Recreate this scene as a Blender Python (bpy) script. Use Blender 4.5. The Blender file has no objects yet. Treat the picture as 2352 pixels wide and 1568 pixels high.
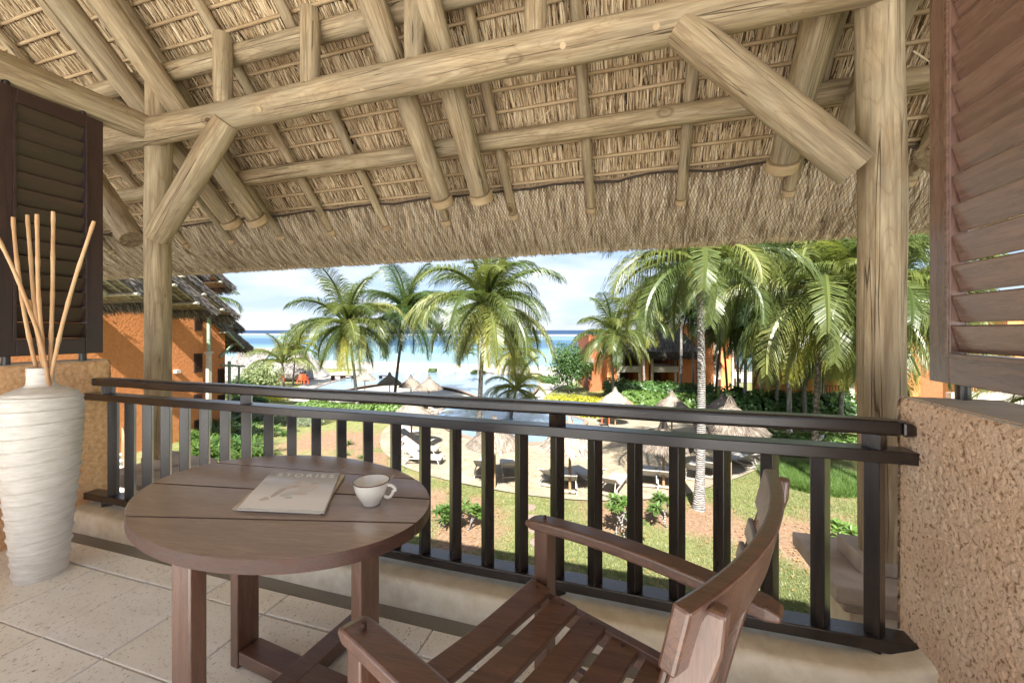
import bpy, bmesh, math, random
import numpy as np
from mathutils import Vector, Matrix, noise
R = math.radians
random.seed(7); rng = np.random.default_rng(7)
S = bpy.context.scene
# ------------------------------------------------------------------ camera, world, sun, exposure
CAM = Vector((0, 0, 1.32)); YAW = R(16.8); SY, CY = math.sin(YAW), math.cos(YAW); FP = 907.0
cd = bpy.data.cameras.new('camera'); cam = bpy.data.objects.new('camera', cd); S.collection.objects.link(cam)
cam.location = CAM; cam.rotation_euler = (R(90), 0, YAW)
cd.sensor_width = 36; cd.lens = FP / 2352 * 36; cd.shift_y = -(784 - 758) / 2352
cd.clip_start = .02; cd.clip_end = 60000
S.camera = cam
W = bpy.data.worlds.new('World'); S.world = W; W.use_nodes = True
SUN_EL = R(47); SUN_TR = Vector((-.16, 1, 0)).normalized()      # direction in which the light travels
nt = W.node_tree; nt.nodes.clear()
def wn(t): return nt.nodes.new(t)
wo = wn('ShaderNodeOutputWorld'); bg = wn('ShaderNodeBackground'); sky = wn('ShaderNodeTexSky')
sky.sky_type = 'NISHITA'; sky.sun_disc = False; sky.sun_elevation = SUN_EL
sky.sun_rotation = math.atan2(-SUN_TR.x, -SUN_TR.y); sky.air_density = 1.0; sky.dust_density = .6; sky.ozone_density = 1.5
tc = wn('ShaderNodeTexCoord'); mp = wn('ShaderNodeMapping'); mp.inputs['Scale'].default_value = (1.6, 1.6, 6.5)
n1 = wn('ShaderNodeTexNoise'); n1.inputs['Scale'].default_value = 1.7; n1.inputs['Detail'].default_value = 9; n1.inputs['Roughness'].default_value = .58
cr = wn('ShaderNodeValToRGB'); cr.color_ramp.elements[0].position = .42; cr.color_ramp.elements[1].position = .60
cr.color_ramp.elements[1].color = (.92, .92, .92, 1); cr.color_ramp.elements[0].color = (.45, .45, .45, 1)
mx = wn('ShaderNodeMix'); mx.data_type = 'RGBA'; mx.inputs[7].default_value = (2.9, 3.0, 3.2, 1)
nt.links.new(tc.outputs['Generated'], mp.inputs['Vector']); nt.links.new(mp.outputs[0], n1.inputs['Vector'])
cr.color_ramp.elements[0].color = (1.45, 1.85, 2.75, 1); cr.color_ramp.elements[1].color = (2.62, 2.66, 2.85, 1)
nt.links.new(n1.outputs['Fac'], cr.inputs[0]); nt.links.new(cr.outputs[0], mx.inputs[7]); mx.inputs[0].default_value = .86; nt.links.new(sky.outputs[0], mx.inputs[6])
nt.links.new(mx.outputs[2], bg.inputs['Color']); bg.inputs['Strength'].default_value = .077
nt.links.new(bg.outputs[0], wo.inputs['Surface'])
sd = bpy.data.lights.new('sun', 'SUN'); sd.energy = 4.4; sd.angle = R(.5); sd.color = (1, .965, .91)
so = bpy.data.objects.new('sun', sd); S.collection.objects.link(so); so.location = (0, -30, 40)
dv = Vector((SUN_TR.x * math.cos(SUN_EL), SUN_TR.y * math.cos(SUN_EL), -math.sin(SUN_EL)))
so.rotation_euler = dv.to_track_quat('-Z', 'Y').to_euler()
S.view_settings.view_transform = 'Standard'; S.view_settings.look = 'None'; S.view_settings.exposure = 2.28; S.view_settings.gamma = 1
S.view_settings.use_curve_mapping = False
S.cycles.max_bounces = 14; S.cycles.diffuse_bounces = 8; S.cycles.transparent_max_bounces = 12
# ------------------------------------------------------------------ helpers
def ray(u, v):
    a = (u - 1176) / FP; b = (v - 758) / FP
    return Vector((-SY + a * CY, CY + a * SY, -b))
def at(u, v, z=None, Y=None, X=None, t=None):
    d = ray(u, v)
    if z is not None: k = (z - CAM.z) / d.z
    elif Y is not None: k = Y / d.y
    elif X is not None: k = X / d.x
    else: k = t
    return CAM + d * k
def gz(x, y):
    if y < 17: return -5.0
    if y < 42: return -5.0 - (y - 17) / 25.0
    if y < 78: return -6.0
    return max(-9.5, -6.0 - (y - 78) * .12)
def gp(u, v=None, t=None):
    if t is not None:
        p = CAM + ray(u, 758) * t; return Vector((p.x, p.y, gz(p.x, p.y)))
    p = at(u, v, z=-5.3)
    for i in range(14): p = at(u, v, z=gz(p.x, p.y))
    return p
def link(o): S.collection.objects.link(o); return o
def tag(o, label=None, cat=None, group=None, kind=None):
    if label: o['label'] = label
    if cat: o['category'] = cat
    if group: o['group'] = group
    if kind: o['kind'] = kind
    return o
def thing(name, loc, label, cat, group=None, rz=0):
    o = link(bpy.data.objects.new(name, None)); o.location = loc; o.rotation_euler = (0, 0, rz)
    o.empty_display_size = .1
    return tag(o, label, cat, group)
def attach(o, par):
    o.parent = par
    o.matrix_parent_inverse = (Matrix.Translation(par.location) @ par.rotation_euler.to_matrix().to_4x4()).inverted()
    return o
def basis(d, up=Vector((0, 0, 1))):
    d = d.normalized()
    if abs(d.dot(up)) > .98: up = Vector((0, 1, 0))
    x = up.cross(d).normalized(); y = d.cross(x).normalized()
    return x, y, d
class MB:
    def __init__(s): s.v = []; s.f = []; s.sm = []
    def add(s, vs, fs, smooth=False):
        o = len(s.v); s.v += [tuple(q) for q in vs]
        s.f += [tuple(i + o for i in f) for f in fs]; s.sm += [smooth] * len(fs); return s
    def box(s, c, sz, rz=0, m=None):
        hx, hy, hz = sz[0] / 2, sz[1] / 2, sz[2] / 2
        vs = [Vector((x, y, z)) for x in (-hx, hx) for y in (-hy, hy) for z in (-hz, hz)]
        if m is None: m = Matrix.Rotation(rz, 3, 'Z')
        c = Vector(c)
        return s.add([c + m @ q for q in vs], [(0, 1, 3, 2), (4, 6, 7, 5), (0, 4, 5, 1), (2, 3, 7, 6), (0, 2, 6, 4), (1, 5, 7, 3)])
    def bb(s, x0, x1, y0, y1, z0, z1):
        return s.box(((x0 + x1) / 2, (y0 + y1) / 2, (z0 + z1) / 2), (abs(x1 - x0), abs(y1 - y0), abs(z1 - z0)))
    def tube(s, pts, rad, n=8, cap=True, smooth=True):
        pts = [Vector(p) for p in pts]
        if not hasattr(rad, '__len__'): rad = [rad] * len(pts)
        vs = []; x = None
        for i, p in enumerate(pts):
            d = (pts[min(i + 1, len(pts) - 1)] - pts[max(i - 1, 0)]).normalized()
            if x is None: x, y, _ = basis(d)
            else:
                x = (x - d * x.dot(d)).normalized(); y = d.cross(x)
            for k in range(n):
                t = 2 * math.pi * k / n
                vs.append(p + (x * math.cos(t) + y * math.sin(t)) * rad[i])
        fs = []
        for i in range(len(pts) - 1):
            for k in range(n):
                a = i * n + k; b = i * n + (k + 1) % n
                fs.append((a, b, b + n, a + n))
        s.add(vs, fs, smooth)
        if cap:
            s.add(vs[:n], [tuple(range(n - 1, -1, -1))]); s.add(vs[-n:], [tuple(range(n))])
        return s
    def lathe(s, prof, c=(0, 0, 0), n=32, smooth=True, wob=0):
        c = Vector(c); vs = []; fs = []
        for (r, z) in prof:
            for k in range(n):
                t = 2 * math.pi * k / n; rr = r * (1 + wob * math.sin(k * 2.3 + z * 9))
                vs.append(c + Vector((rr * math.cos(t), rr * math.sin(t), z)))
        for i in range(len(prof) - 1):
            for k in range(n):
                a = i * n + k; b = i * n + (k + 1) % n
                fs.append((a, b, b + n, a + n))
        return s.add(vs, fs, smooth)
    def sweep(s, pts, side, up, w, h, smooth=False):
        """box section swept along pts; side/up = vectors or lists"""
        vs = []
        for i, p in enumerate(pts):
            a = side[i] if isinstance(side, list) else side; b = up[i] if isinstance(up, list) else up
            ww = w[i] if hasattr(w, '__len__') else w; hh = h[i] if hasattr(h, '__len__') else h
            p = Vector(p)
            for q in ((-1, -1), (1, -1), (1, 1), (-1, 1)): vs.append(p + a * (q[0] * ww / 2) + b * (q[1] * hh / 2))
        fs = [(3, 2, 1, 0)]
        for i in range(len(pts) - 1):
            for k in range(4):
                a = i * 4 + k; b = i * 4 + (k + 1) % 4; fs.append((a, b, b + 4, a + 4))
        e = (len(pts) - 1) * 4; fs.append((e, e + 1, e + 2, e + 3))
        return s.add(vs, fs, smooth)
    def mesh(s, name, mat=None):
        me = bpy.data.meshes.new(name); me.from_pydata(s.v, [], s.f)
        me.polygons.foreach_set('use_smooth', s.sm); me.update()
        if mat: me.materials.append(mat)
        return me
    def obj(s, name, mat, par=None, bevel=0, seg=2):
        o = link(bpy.data.objects.new(name, s.mesh(name, mat)))
        if bevel:
            b = o.modifiers.new('bevel', 'BEVEL'); b.width = bevel; b.segments = seg; b.limit_method = 'ANGLE'; b.angle_limit = R(40)
        if par: attach(o, par)
        return o
def tris_obj(name, V, F, mat, par=None):
    """numpy bulk mesh; F is (n,3) or (n,4)"""
    me = bpy.data.meshes.new(name); V = np.asarray(V, np.float32); F = np.asarray(F, np.int32)
    me.vertices.add(len(V)); me.vertices.foreach_set('co', V.ravel())
    k = F.shape[1]; me.loops.add(F.size); me.loops.foreach_set('vertex_index', F.ravel())
    me.polygons.add(len(F)); me.polygons.foreach_set('loop_start', np.arange(0, F.size, k, dtype=np.int32))
    me.polygons.foreach_set('loop_total', np.full(len(F), k, np.int32)); me.update(calc_edges=True)
    me.materials.append(mat); o = link(bpy.data.objects.new(name, me))
    if par: attach(o, par)
    return o
def inst(src, name, par=None, M=None):
    o = bpy.data.objects.new(name, src if isinstance(src, bpy.types.Mesh) else src.data); link(o)
    if M is not None: o.matrix_world = M
    if par: o.parent = par
    return o
def copy_tree(root, loc, rz, label=None, scale=None):
    r = root.copy(); link(r); r.location = loc; r.rotation_euler = (0, 0, rz)
    if scale: r.scale = scale
    if label: r['label'] = label
    for ch in root.children:
        c = ch.copy(); link(c); c.parent = r
        for g in ch.children:
            d = g.copy(); link(d); d.parent = c
    return r
# ------------------------------------------------------------------ materials
class NM:
    def __init__(s, name, rough=.6, spec=.5):
        s.m = bpy.data.materials.new(name); s.m.use_nodes = True; s.t = s.m.node_tree
        s.b = s.t.nodes['Principled BSDF']; s.b.inputs['Roughness'].default_value = rough
        s.b.inputs['Specular IOR Level'].default_value = spec
    def n(s, t, **k):
        q = s.t.nodes.new(t)
        for a, b in k.items(): setattr(q, a, b)
        return q
    def l(s, a, b): s.t.links.new(a, b)
    def coord(s, kind='Object', scale=(1, 1, 1), rot=(0, 0, 0), rand=True):
        tc = s.n('ShaderNodeTexCoord'); mp = s.n('ShaderNodeMapping')
        mp.inputs['Scale'].default_value = scale; mp.inputs['Rotation'].default_value = rot
        if rand:
            oi = s.n('ShaderNodeObjectInfo'); ml = s.n('ShaderNodeMath', operation='MULTIPLY'); ml.inputs[1].default_value = 37.0
            s.l(oi.outputs['Random'], ml.inputs[0]); ad = s.n('ShaderNodeVectorMath', operation='ADD')
            s.l(tc.outputs[kind], ad.inputs[0]); s.l(ml.outputs[0], ad.inputs[1]); s.l(ad.outputs[0], mp.inputs['Vector'])
        else: s.l(tc.outputs[kind], mp.inputs['Vector'])
        return mp.outputs[0]
    def noise(s, vec, scale=5, det=4, rough=.55, dist=0):
        q = s.n('ShaderNodeTexNoise'); q.inputs['Scale'].default_value = scale; q.inputs['Detail'].default_value = det
        q.inputs['Roughness'].default_value = rough; q.inputs['Distortion'].default_value = dist
        if vec is not None: s.l(vec, q.inputs['Vector'])
        return q.outputs['Fac']
    def ramp(s, fac, stops):
        q = s.n('ShaderNodeValToRGB'); e = q.color_ramp.elements
        while len(e) < len(stops): e.new(.5)
        for i, (p, c) in enumerate(stops):
            e[i].position = p; e[i].color = (c, c, c, 1) if not hasattr(c, '__len__') else (*c, 1)
        s.l(fac, q.inputs[0]); return q.outputs[0]
    def mix(s, fac, a, b, mode='MIX'):
        q = s.n('ShaderNodeMix'); q.data_type = 'RGBA'; q.blend_type = mode
        for i, x in ((0, fac), (6, a), (7, b)):
            if isinstance(x, bpy.types.NodeSocket): s.l(x, q.inputs[i])
            elif hasattr(x, '__len__'): q.inputs[i].default_value = (*x, 1)
            else: q.inputs[i].default_value = x
        return q.outputs[2]
    def col(s, c):
        if isinstance(c, bpy.types.NodeSocket): s.l(c, s.b.inputs['Base Color'])
        else: s.b.inputs['Base Color'].default_value = (*c, 1)
        return s
    def bump(s, h, dist=.01, st=1):
        q = s.n('ShaderNodeBump'); q.inputs['Distance'].default_value = dist; q.inputs['Strength'].default_value = st
        s.l(h, q.inputs['Height']); s.l(q.outputs[0], s.b.inputs['Normal']); return s
    def island(s):
        return s.n('ShaderNodeNewGeometry').outputs['Random Per Island']
    def rand(s): return s.n('ShaderNodeObjectInfo').outputs['Random']
def wood_log(name, c0, c1, c2, dark=.5):
    m = NM(name, .72, .3); v = m.coord(scale=(1, 1, .12))
    g = m.noise(v, 16, 6, .62, 1.2); base = m.ramp(g, [(.28, c0), (.5, c1), (.72, c2)])
    v2 = m.coord(scale=(1, 1, .05)); f = m.noise(v2, 60, 3, .6)
    base = m.mix(m.ramp(f, [(.35, .55), (.6, 0)]), base, tuple(x * .6 for x in c0))
    big = m.noise(m.coord(scale=(1, 1, .5)), 3.2, 3)
    base = m.mix(m.ramp(big, [(.4, .0), (.7, .45)]), base, (.25, .225, .165))
    fg = m.noise(m.coord(scale=(1, 1, .16)), 4.5, 2, .45, .6); q9 = m.n('ShaderNodeMath', operation='MULTIPLY'); q9.inputs[1].default_value = 26; m.l(fg, q9.inputs[0])
    q8 = m.n('ShaderNodeMath', operation='FRACT'); m.l(q9.outputs[0], q8.inputs[0])
    base = m.mix(m.ramp(q8.outputs[0], [(0, .34), (.12, .06), (.5, 0), (.88, .08), (1, .34)]), base, (.20, .12, .055))
    vo = m.n('ShaderNodeTexVoronoi'); vo.inputs['Scale'].default_value = 3.6; m.l(m.coord(scale=(1, 1, .55)), vo.inputs['Vector'])
    kn = m.ramp(vo.outputs['Distance'], [(.045, 1), (.09, .2), (.115, .6), (.15, 0)])
    base = m.mix(kn, base, (.11, .065, .03))
    ck = m.noise(m.coord(scale=(1, 1, .022)), 13, 2, .5, .1)
    ckr = m.ramp(ck, [(.4945, 0), (.498, 1), (.502, 1), (.5055, 0)])
    gate = m.ramp(m.noise(m.coord(scale=(1, 1, .6)), 2.5, 1), [(.42, 0), (.5, 1)])
    ckm = m.n('ShaderNodeMath', operation='MULTIPLY'); m.l(ckr, ckm.inputs[0]); m.l(gate, ckm.inputs[1])
    base = m.mix(ckm.outputs[0], base, (.075, .048, .028)); m.col(base)
    h = m.n('ShaderNodeMath', operation='SUBTRACT'); m.l(g, h.inputs[0]); m.l(ckm.outputs[0], h.inputs[1])
    m.bump(h.outputs[0], .006, .8); return m.m
M = {}
M['log'] = wood_log('peeled_log', (.235, .16, .09), (.42, .32, .19), (.56, .455, .30))
def varnish(name, c0, c1, rough, axis, sc=1.0, coat=0, spec=.5):
    m = NM(name, rough, spec); s = [9 * sc, 9 * sc, 9 * sc]; s[axis] = .7 * sc
    v = m.coord(scale=tuple(s)); g = m.noise(v, 4, 7, .65, .6)
    f = m.noise(m.coord(scale=tuple(x * 6 for x in s)), 5, 3, .6)
    c = m.ramp(g, [(.3, c0), (.7, c1)]); c = m.mix(m.ramp(f, [(.35, .4), (.6, 0)]), c, tuple(x * .55 for x in c0)); m.col(c)
    rr = m.ramp(g, [(.3, rough * .8), (.7, min(1, rough * 1.35))]); m.l(rr, m.b.inputs['Roughness'])
    if coat: m.b.inputs['Coat Weight'].default_value = coat; m.b.inputs['Coat Roughness'].default_value = .27
    m.bump(f, .0015, .6); return m.m
M['teak_top'] = varnish('teak_top', (.27, .19, .15), (.42, .315, .26), .36, 0, 1.0, 1.0, .9); M['teak_top'].node_tree.nodes['Principled BSDF'].inputs['Coat IOR'].default_value = 1.8; M['teak_top'].node_tree.nodes['Principled BSDF'].inputs['Coat Roughness'].default_value = .17  # tabletop sky sheen partly put into this paler base colour
M['teak_rim_shade_plug'] = varnish('teak_rim_shade_plug', (.045, .018, .011), (.10, .042, .026), .5, 0)  # table rim shade put into a darker teak copy; also colours dowel plugs
for i, a in enumerate('xyz'):
    M['teak_' + a] = varnish('teak_' + a, (.075, .030, .017), (.185, .084, .048), .36, i, 1.0, .8, .6)
    M['dark_' + a] = varnish('dark_stain_' + a, (.009, .006, .005), (.022, .014, .012), .30, i, 1.0, .6)
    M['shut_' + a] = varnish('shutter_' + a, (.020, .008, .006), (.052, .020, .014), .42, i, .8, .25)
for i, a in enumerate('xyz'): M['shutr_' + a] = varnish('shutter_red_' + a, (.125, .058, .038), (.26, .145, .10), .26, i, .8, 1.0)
m = NM('thatch_reed', .8, .2); i = m.island()
m.col(m.ramp(i, [(0, (.10, .055, .025)), (.16, (.32, .205, .105)), (.5, (.58, .43, .255)), (.8, (.71, .56, .36)), (1, (.82, .68, .47))])); M['reed'] = m.m
m = NM('thatch_fringe', .8, .2); i = m.island()
fcol = m.ramp(i, [(0, (.26, .17, .09)), (.14, (.52, .39, .25)), (.6, (.74, .60, .42)), (1, (.87, .75, .57))]); stn = m.noise(m.coord(scale=(1, .12, .12), rot=(0, R(12), 0), rand=False), 26, 4, .7); m.col(m.mix(m.ramp(stn, [(.36, .75), (.50, 0)]), fcol, (.20, .125, .065))); M['fringe'] = m.m
m = NM('thatch_back', .9, .1); m.col(m.ramp(m.noise(m.coord(scale=(9, 1, 1)), 30, 4), [(.3, (.03, .017, .009)), (.7, (.10, .06, .03))])); M['thatch_dark'] = m.m
m = NM('bundle', .9, .1); m.col(m.ramp(m.noise(m.coord(scale=(9, 1, 1)), 30, 4), [(.3, (.20, .13, .075)), (.7, (.45, .33, .21))])); M['bundle'] = m.m
m = NM('batten', .7, .3); m.col(m.ramp(m.noise(m.coord(scale=(.2, 1, 1)), 12, 4), [(.3, (.34, .23, .12)), (.7, (.55, .41, .25))])); M['batten'] = m.m
m = NM('grey_thatch', .9, .1); i = m.island()
m.col(m.ramp(i, [(0, (.04, .034, .03)), (.4, (.11, .096, .085)), (1, (.25, .225, .2))])); M['grey_thatch'] = m.m
m = NM('net', .7, .2); m.col((.06, .045, .035)); M['net'] = m.m
def plaster(name, c0, c1, sc, d, rough=.85):
    m = NM(name, rough, .2); v = m.coord(rand=False); n = m.noise(v, sc, 6, .6)
    big = m.noise(v, 1.4, 3); c = m.ramp(n, [(.35, c0), (.65, c1)]); c = m.mix(m.ramp(big, [(.35, 0), (.7, .3)]), c, c0); m.col(c)
    m.bump(n, d, 1); return m.m
m = NM('rough_plaster', .9, .15); v = m.coord(rand=False); c = m.ramp(m.noise(v, 3, 4), [(.3, (.80, .55, .37)), (.7, (.90, .69, .51))])
c = m.mix(m.ramp(m.noise(m.coord(rand=False, scale=(1, 1, .8)), 75, 4, .65), [(.37, .95), (.45, 0)]), c, (.34, .19, .10)); m.col(c); m.bump(m.noise(v, 130, 5, .65), .006, 1); M['rough_plaster'] = m.m
M['rough_plaster_warm'] = plaster('rough_plaster_warm', (.62, .34, .16), (.84, .55, .31), 40, .004)
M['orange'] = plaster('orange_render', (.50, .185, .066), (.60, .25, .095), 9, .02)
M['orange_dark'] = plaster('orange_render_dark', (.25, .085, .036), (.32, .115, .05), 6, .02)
M['cream'] = plaster('cream_paint', (.40, .36, .30), (.50, .46, .39), 8, .003)
M['cream_warm'] = plaster('cream_kerb', (.70, .62, .47), (.86, .79, .65), 14, .003)
M['grey_gravel'] = plaster('drain_gravel', (.20, .185, .16), (.38, .36, .32), 220, .006)
m = NM('travertine', .42, .4); v = m.coord(); pit = m.noise(m.coord(scale=(1.7, .55, 1)), 105, 3, .6)
pm = m.ramp(pit, [(.335, .85), (.365, 0)]); big = m.noise(m.coord(scale=(.4, 1, 1)), 9, 5)
c = m.ramp(big, [(.3, (.84, .83, .80)), (.7, (.94, .94, .93))]); tint = m.ramp(m.rand(), [(0, (1, .96, .88)), (1, (1, 1, 1))])
c = m.mix(1, c, tint, 'MULTIPLY'); c = m.mix(pm, c, (.09, .07, .05)); m.col(c)
iv = m.n('ShaderNodeMath', operation='SUBTRACT'); iv.inputs[0].default_value = 1; m.l(pm, iv.inputs[1]); m.bump(iv.outputs[0], .002, 1); M['tile'] = m.m
m = NM('terrace', .6, .3); m.col(m.ramp(m.noise(m.coord(rand=False), 6, 5), [(.3, (.78, .77, .74)), (.7, (.88, .88, .87))])); M['terrace'] = m.m  # pale colour of the added bounce floor behind the camera
m = NM('grout', .9, .1); m.col((.10, .07, .05)); M['grout'] = m.m
m = NM('stone_cap', .7, .3); v = m.coord(); m.col(m.ramp(m.noise(v, 7, 5), [(.3, (.34, .27, .21)), (.7, (.52, .45, .38))])); m.bump(m.noise(v, 60, 3), .002); M['stone'] = m.m
m = NM('vase_clay', .62, .35); v = m.coord(scale=(1, 1, 5)); n = m.noise(v, 14, 5)
m.col(m.ramp(n, [(.3, (.62, .58, .51)), (.7, (.80, .77, .71))])); m.bump(m.noise(m.coord(scale=(1, 1, 8)), 40, 3), .0006); M['vase'] = m.m
m = NM('bamboo', .5, .4); m.col(m.ramp(m.noise(m.coord(scale=(1, 1, .3)), 14, 4), [(.3, (.42, .22, .10)), (.55, (.62, .38, .19)), (.8, (.74, .53, .31))])); M['bamboo'] = m.m
m = NM('porcelain', .12, .5); m.col((.80, .77, .69)); m.b.inputs['Coat Weight'].default_value = .6; M['porcelain'] = m.m
m = NM('cup_rim', .25, .5); m.col((.10, .02, .03)); M['cup_rim'] = m.m
m = NM('steel', .2, .5); m.col((.75, .75, .76)); m.b.inputs['Metallic'].default_value = 1; M['steel'] = m.m
m = NM('coffee', .15, .5); m.col((.10, .045, .02)); M['coffee'] = m.m
m = NM('magazine_cover', .3, .5); v = m.coord(kind='Generated', rand=False); gr = m.n('ShaderNodeSeparateXYZ'); m.l(v, gr.inputs[0])
m.col(m.ramp(gr.outputs['Y'], [(.25, (.95, .95, .95)), (.9, (.46, .47, .49))])); m.b.inputs['Coat Weight'].default_value = .3; M['cover'] = m.m
m = NM('pages', .8, .2); m.col(m.ramp(m.noise(m.coord(scale=(1, 1, 60)), 12, 2), [(.3, (.5, .42, .32)), (.7, (.75, .68, .56))])); M['pages'] = m.m
m = NM('white_print', .4, .4); m.col((.9, .9, .9)); M['white_print'] = m.m
for k, c in (('ink_a', (.58, .54, .53)), ('ink_b', (.70, .65, .64)), ('ink_c', (.66, .69, .69)), ('ink_d', (.05, .08, .25))):
    m = NM(k, .5, .3); m.col(c); M[k] = m.m
def leafmat(name, stops, trans=.35, rough=.45):
    m = NM(name, rough, .4); oi = m.rand(); isl = m.island()
    a = m.n('ShaderNodeMath', operation='MULTIPLY'); a.inputs[1].default_value = .6; m.l(oi, a.inputs[0])
    b = m.n('ShaderNodeMath', operation='MULTIPLY_ADD'); b.inputs[1].default_value = .4; m.l(isl, b.inputs[0]); m.l(a.outputs[0], b.inputs[2])
    c = m.ramp(b.outputs[0], stops); m.col(c)
    tr = m.n('ShaderNodeBsdfTranslucent'); m.l(m.mix(.5, c, (.30, .36, .04)), tr.inputs['Color'])
    ms = m.n('ShaderNodeMixShader'); ms.inputs[0].default_value = trans
    out = m.t.nodes['Material Output']; m.l(m.b.outputs[0], ms.inputs[1]); m.l(tr.outputs[0], ms.inputs[2]); m.l(ms.outputs[0], out.inputs[0])
    return m.m
M['frond'] = leafmat('palm_frond', [(0, (.028, .05, .014)), (.4, (.068, .095, .026)), (.75, (.14, .16, .045)), (1, (.27, .25, .085))], .3, .38)
M['frond_dark'] = leafmat('palm_frond_dark', [(0, (.018, .042, .012)), (.6, (.038, .07, .018)), (1, (.08, .11, .026))], .25, .4)
M['frond_yellow'] = leafmat('palm_frond_yellow', [(0, (.10, .13, .02)), (.5, (.20, .21, .035)), (1, (.32, .27, .06))], .35, .4)
M['leaf'] = leafmat('shrub_leaf', [(0, (.025, .06, .015)), (.5, (.05, .11, .025)), (1, (.09, .17, .04))], .25)
M['leaf_light'] = leafmat('variegated_leaf', [(0, (.08, .12, .04)), (.5, (.18, .22, .09)), (1, (.32, .34, .2))], .3)
M['leaf_yellow'] = leafmat('yellow_leaf', [(0, (.18, .19, .015)), (.5, (.32, .31, .02)), (1, (.46, .42, .04))], .3)
M['leaf_mid'] = leafmat('mid_leaf', [(0, (.035, .08, .017)), (.5, (.07, .13, .026)), (1, (.12, .20, .045))], .3)
M['leaf_grey'] = leafmat('grey_leaf', [(0, (.06, .08, .04)), (.5, (.10, .125, .065)), (1, (.16, .19, .115))], .2)
M['grass'] = leafmat('grass_blade', [(0, (.07, .095, .028)), (.5, (.13, .155, .055)), (1, (.23, .225, .11))], .3)
m = NM('palm_trunk', .85, .2); v = m.coord(kind='Object', scale=(1, 1, 1)); w = m.n('ShaderNodeTexWave'); w.wave_type = 'BANDS'; w.bands_direction = 'Z'
w.inputs['Scale'].default_value = 4.2; w.inputs['Distortion'].default_value = 7; w.inputs['Detail'].default_value = 3; m.l(v, w.inputs['Vector'])
n = m.noise(v, 9, 5); c = m.ramp(n, [(.3, (.12, .11, .10)), (.7, (.31, .29, .27))]); c = m.mix(m.ramp(w.outputs[0], [(.0, .5), (.2, 0)]), c, (.08, .065, .05)); m.col(c)
m.bump(w.outputs[0], .03, .8); M['trunk'] = m.m
m = NM('dark_trunk', .85, .2); v = m.coord(scale=(1, 1, 2.5)); m.col(m.ramp(m.noise(v, 6, 5), [(.35, (.035, .028, .022)), (.7, (.17, .145, .12))])); m.bump(m.noise(v, 8, 3), .03); M['trunk_dark'] = m.m
m = NM('coconut', .5, .4); m.col(m.ramp(m.rand(), [(0, (.35, .33, .04)), (.5, (.50, .30, .05)), (1, (.28, .16, .05))])); M['coconut'] = m.m
m = NM('dead_leaf', .8, .2); m.col((.28, .15, .06)); M['dead'] = m.m
m = NM('deck_stone', .6, .3); v = m.coord(kind='Object'); c = m.ramp(m.noise(v, 2.5, 5), [(.3, (.21, .17, .115)), (.7, (.32, .275, .20))])
c = m.mix(1, c, m.ramp(m.rand(), [(0, (.86, .84, .84)), (.5, (1, .96, .9)), (1, (1, 1, 1))]), 'MULTIPLY'); m.col(c); m.bump(m.noise(v, 25, 3), .003); M['deck'] = m.m
m = NM('deck_bed', .8, .2); v = m.coord(rand=False); m.col(m.ramp(m.noise(v, .7, 6), [(.3, (.17, .145, .105)), (.7, (.28, .24, .18))])); M['deck_bed'] = m.m
m = NM('sand', .9, .1); v = m.coord(rand=False); m.col(m.ramp(m.noise(v, .4, 6), [(.3, (.28, .26, .22)), (.7, (.37, .345, .30))])); M['sand'] = m.m
m = NM('pool_water', .04, .5); v = m.coord(scale=(1, 1, 1), rand=False); m.col(m.ramp(m.noise(v, .25, 3), [(.35, (.13, .20, .26)), (.7, (.20, .27, .32))])); m.bump(m.noise(v, 2.6, 3, .5, .6), .05, .6); M['pool'] = m.m
m = NM('coping', .6, .3); m.col((.20, .15, .12)); M['coping'] = m.m
m = NM('canvas', .8, .2); m.col((.36, .35, .33)); M['canvas'] = m.m
m = NM('lounger_frame', .5, .3); m.col((.33, .30, .27)); M['lframe'] = m.m
m = NM('umb_pole', .7, .3); m.col((.26, .17, .09)); M['pole'] = m.m
m = NM('shutter_far', .6, .3); m.col((.05, .025, .018)); M['far_shutter'] = m.m
m = NM('recess_shade', .9, .1); m.col((.10, .035, .018)); M['recess_shade'] = m.m
m = NM('green_post', .7, .3); m.col((.22, .30, .21)); M['green_post'] = m.m
m = NM('pale_rafter', .7, .3); m.col(m.ramp(m.noise(m.coord(), 5, 3), [(.3, (.22, .21, .16)), (.7, (.38, .36, .29))])); M['pale_rafter'] = m.m
m = NM('red_paint', .5, .3); m.col((.55, .09, .03)); M['red'] = m.m
m = NM('soil', .95, .1); m.col((.16, .09, .05)); M['soil'] = m.m
m = NM('far_roof', .9, .1); v = m.coord(rand=False); m.col(m.ramp(m.noise(m.coord(rand=False, scale=(1, 1, 4)), 3, 6), [(.3, (.22, .20, .185)), (.7, (.36, .34, .32))])); m.bump(m.noise(v, 12, 4), .05); M['far_roof'] = m.m
# ground material: grass / bare red soil from a vertex attribute
m = NM('lawn', .95, .1); v = m.coord(kind='Object', rand=False); at_ = m.n('ShaderNodeAttribute'); at_.attribute_name = 'bare'
g = m.ramp(m.noise(v, 3, 8, .7), [(.3, (.10, .115, .038)), (.5, (.165, .175, .065)), (.75, (.25, .235, .12))])
s_ = m.ramp(m.noise(v, 9, 8, .75), [(.3, (.13, .075, .045)), (.55, (.24, .155, .10)), (.75, (.34, .25, .17))])
m.col(m.mix(at_.outputs['Fac'], g, s_)); m.bump(m.noise(v, 22, 6, .7), .05); M['lawn'] = m.m
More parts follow.
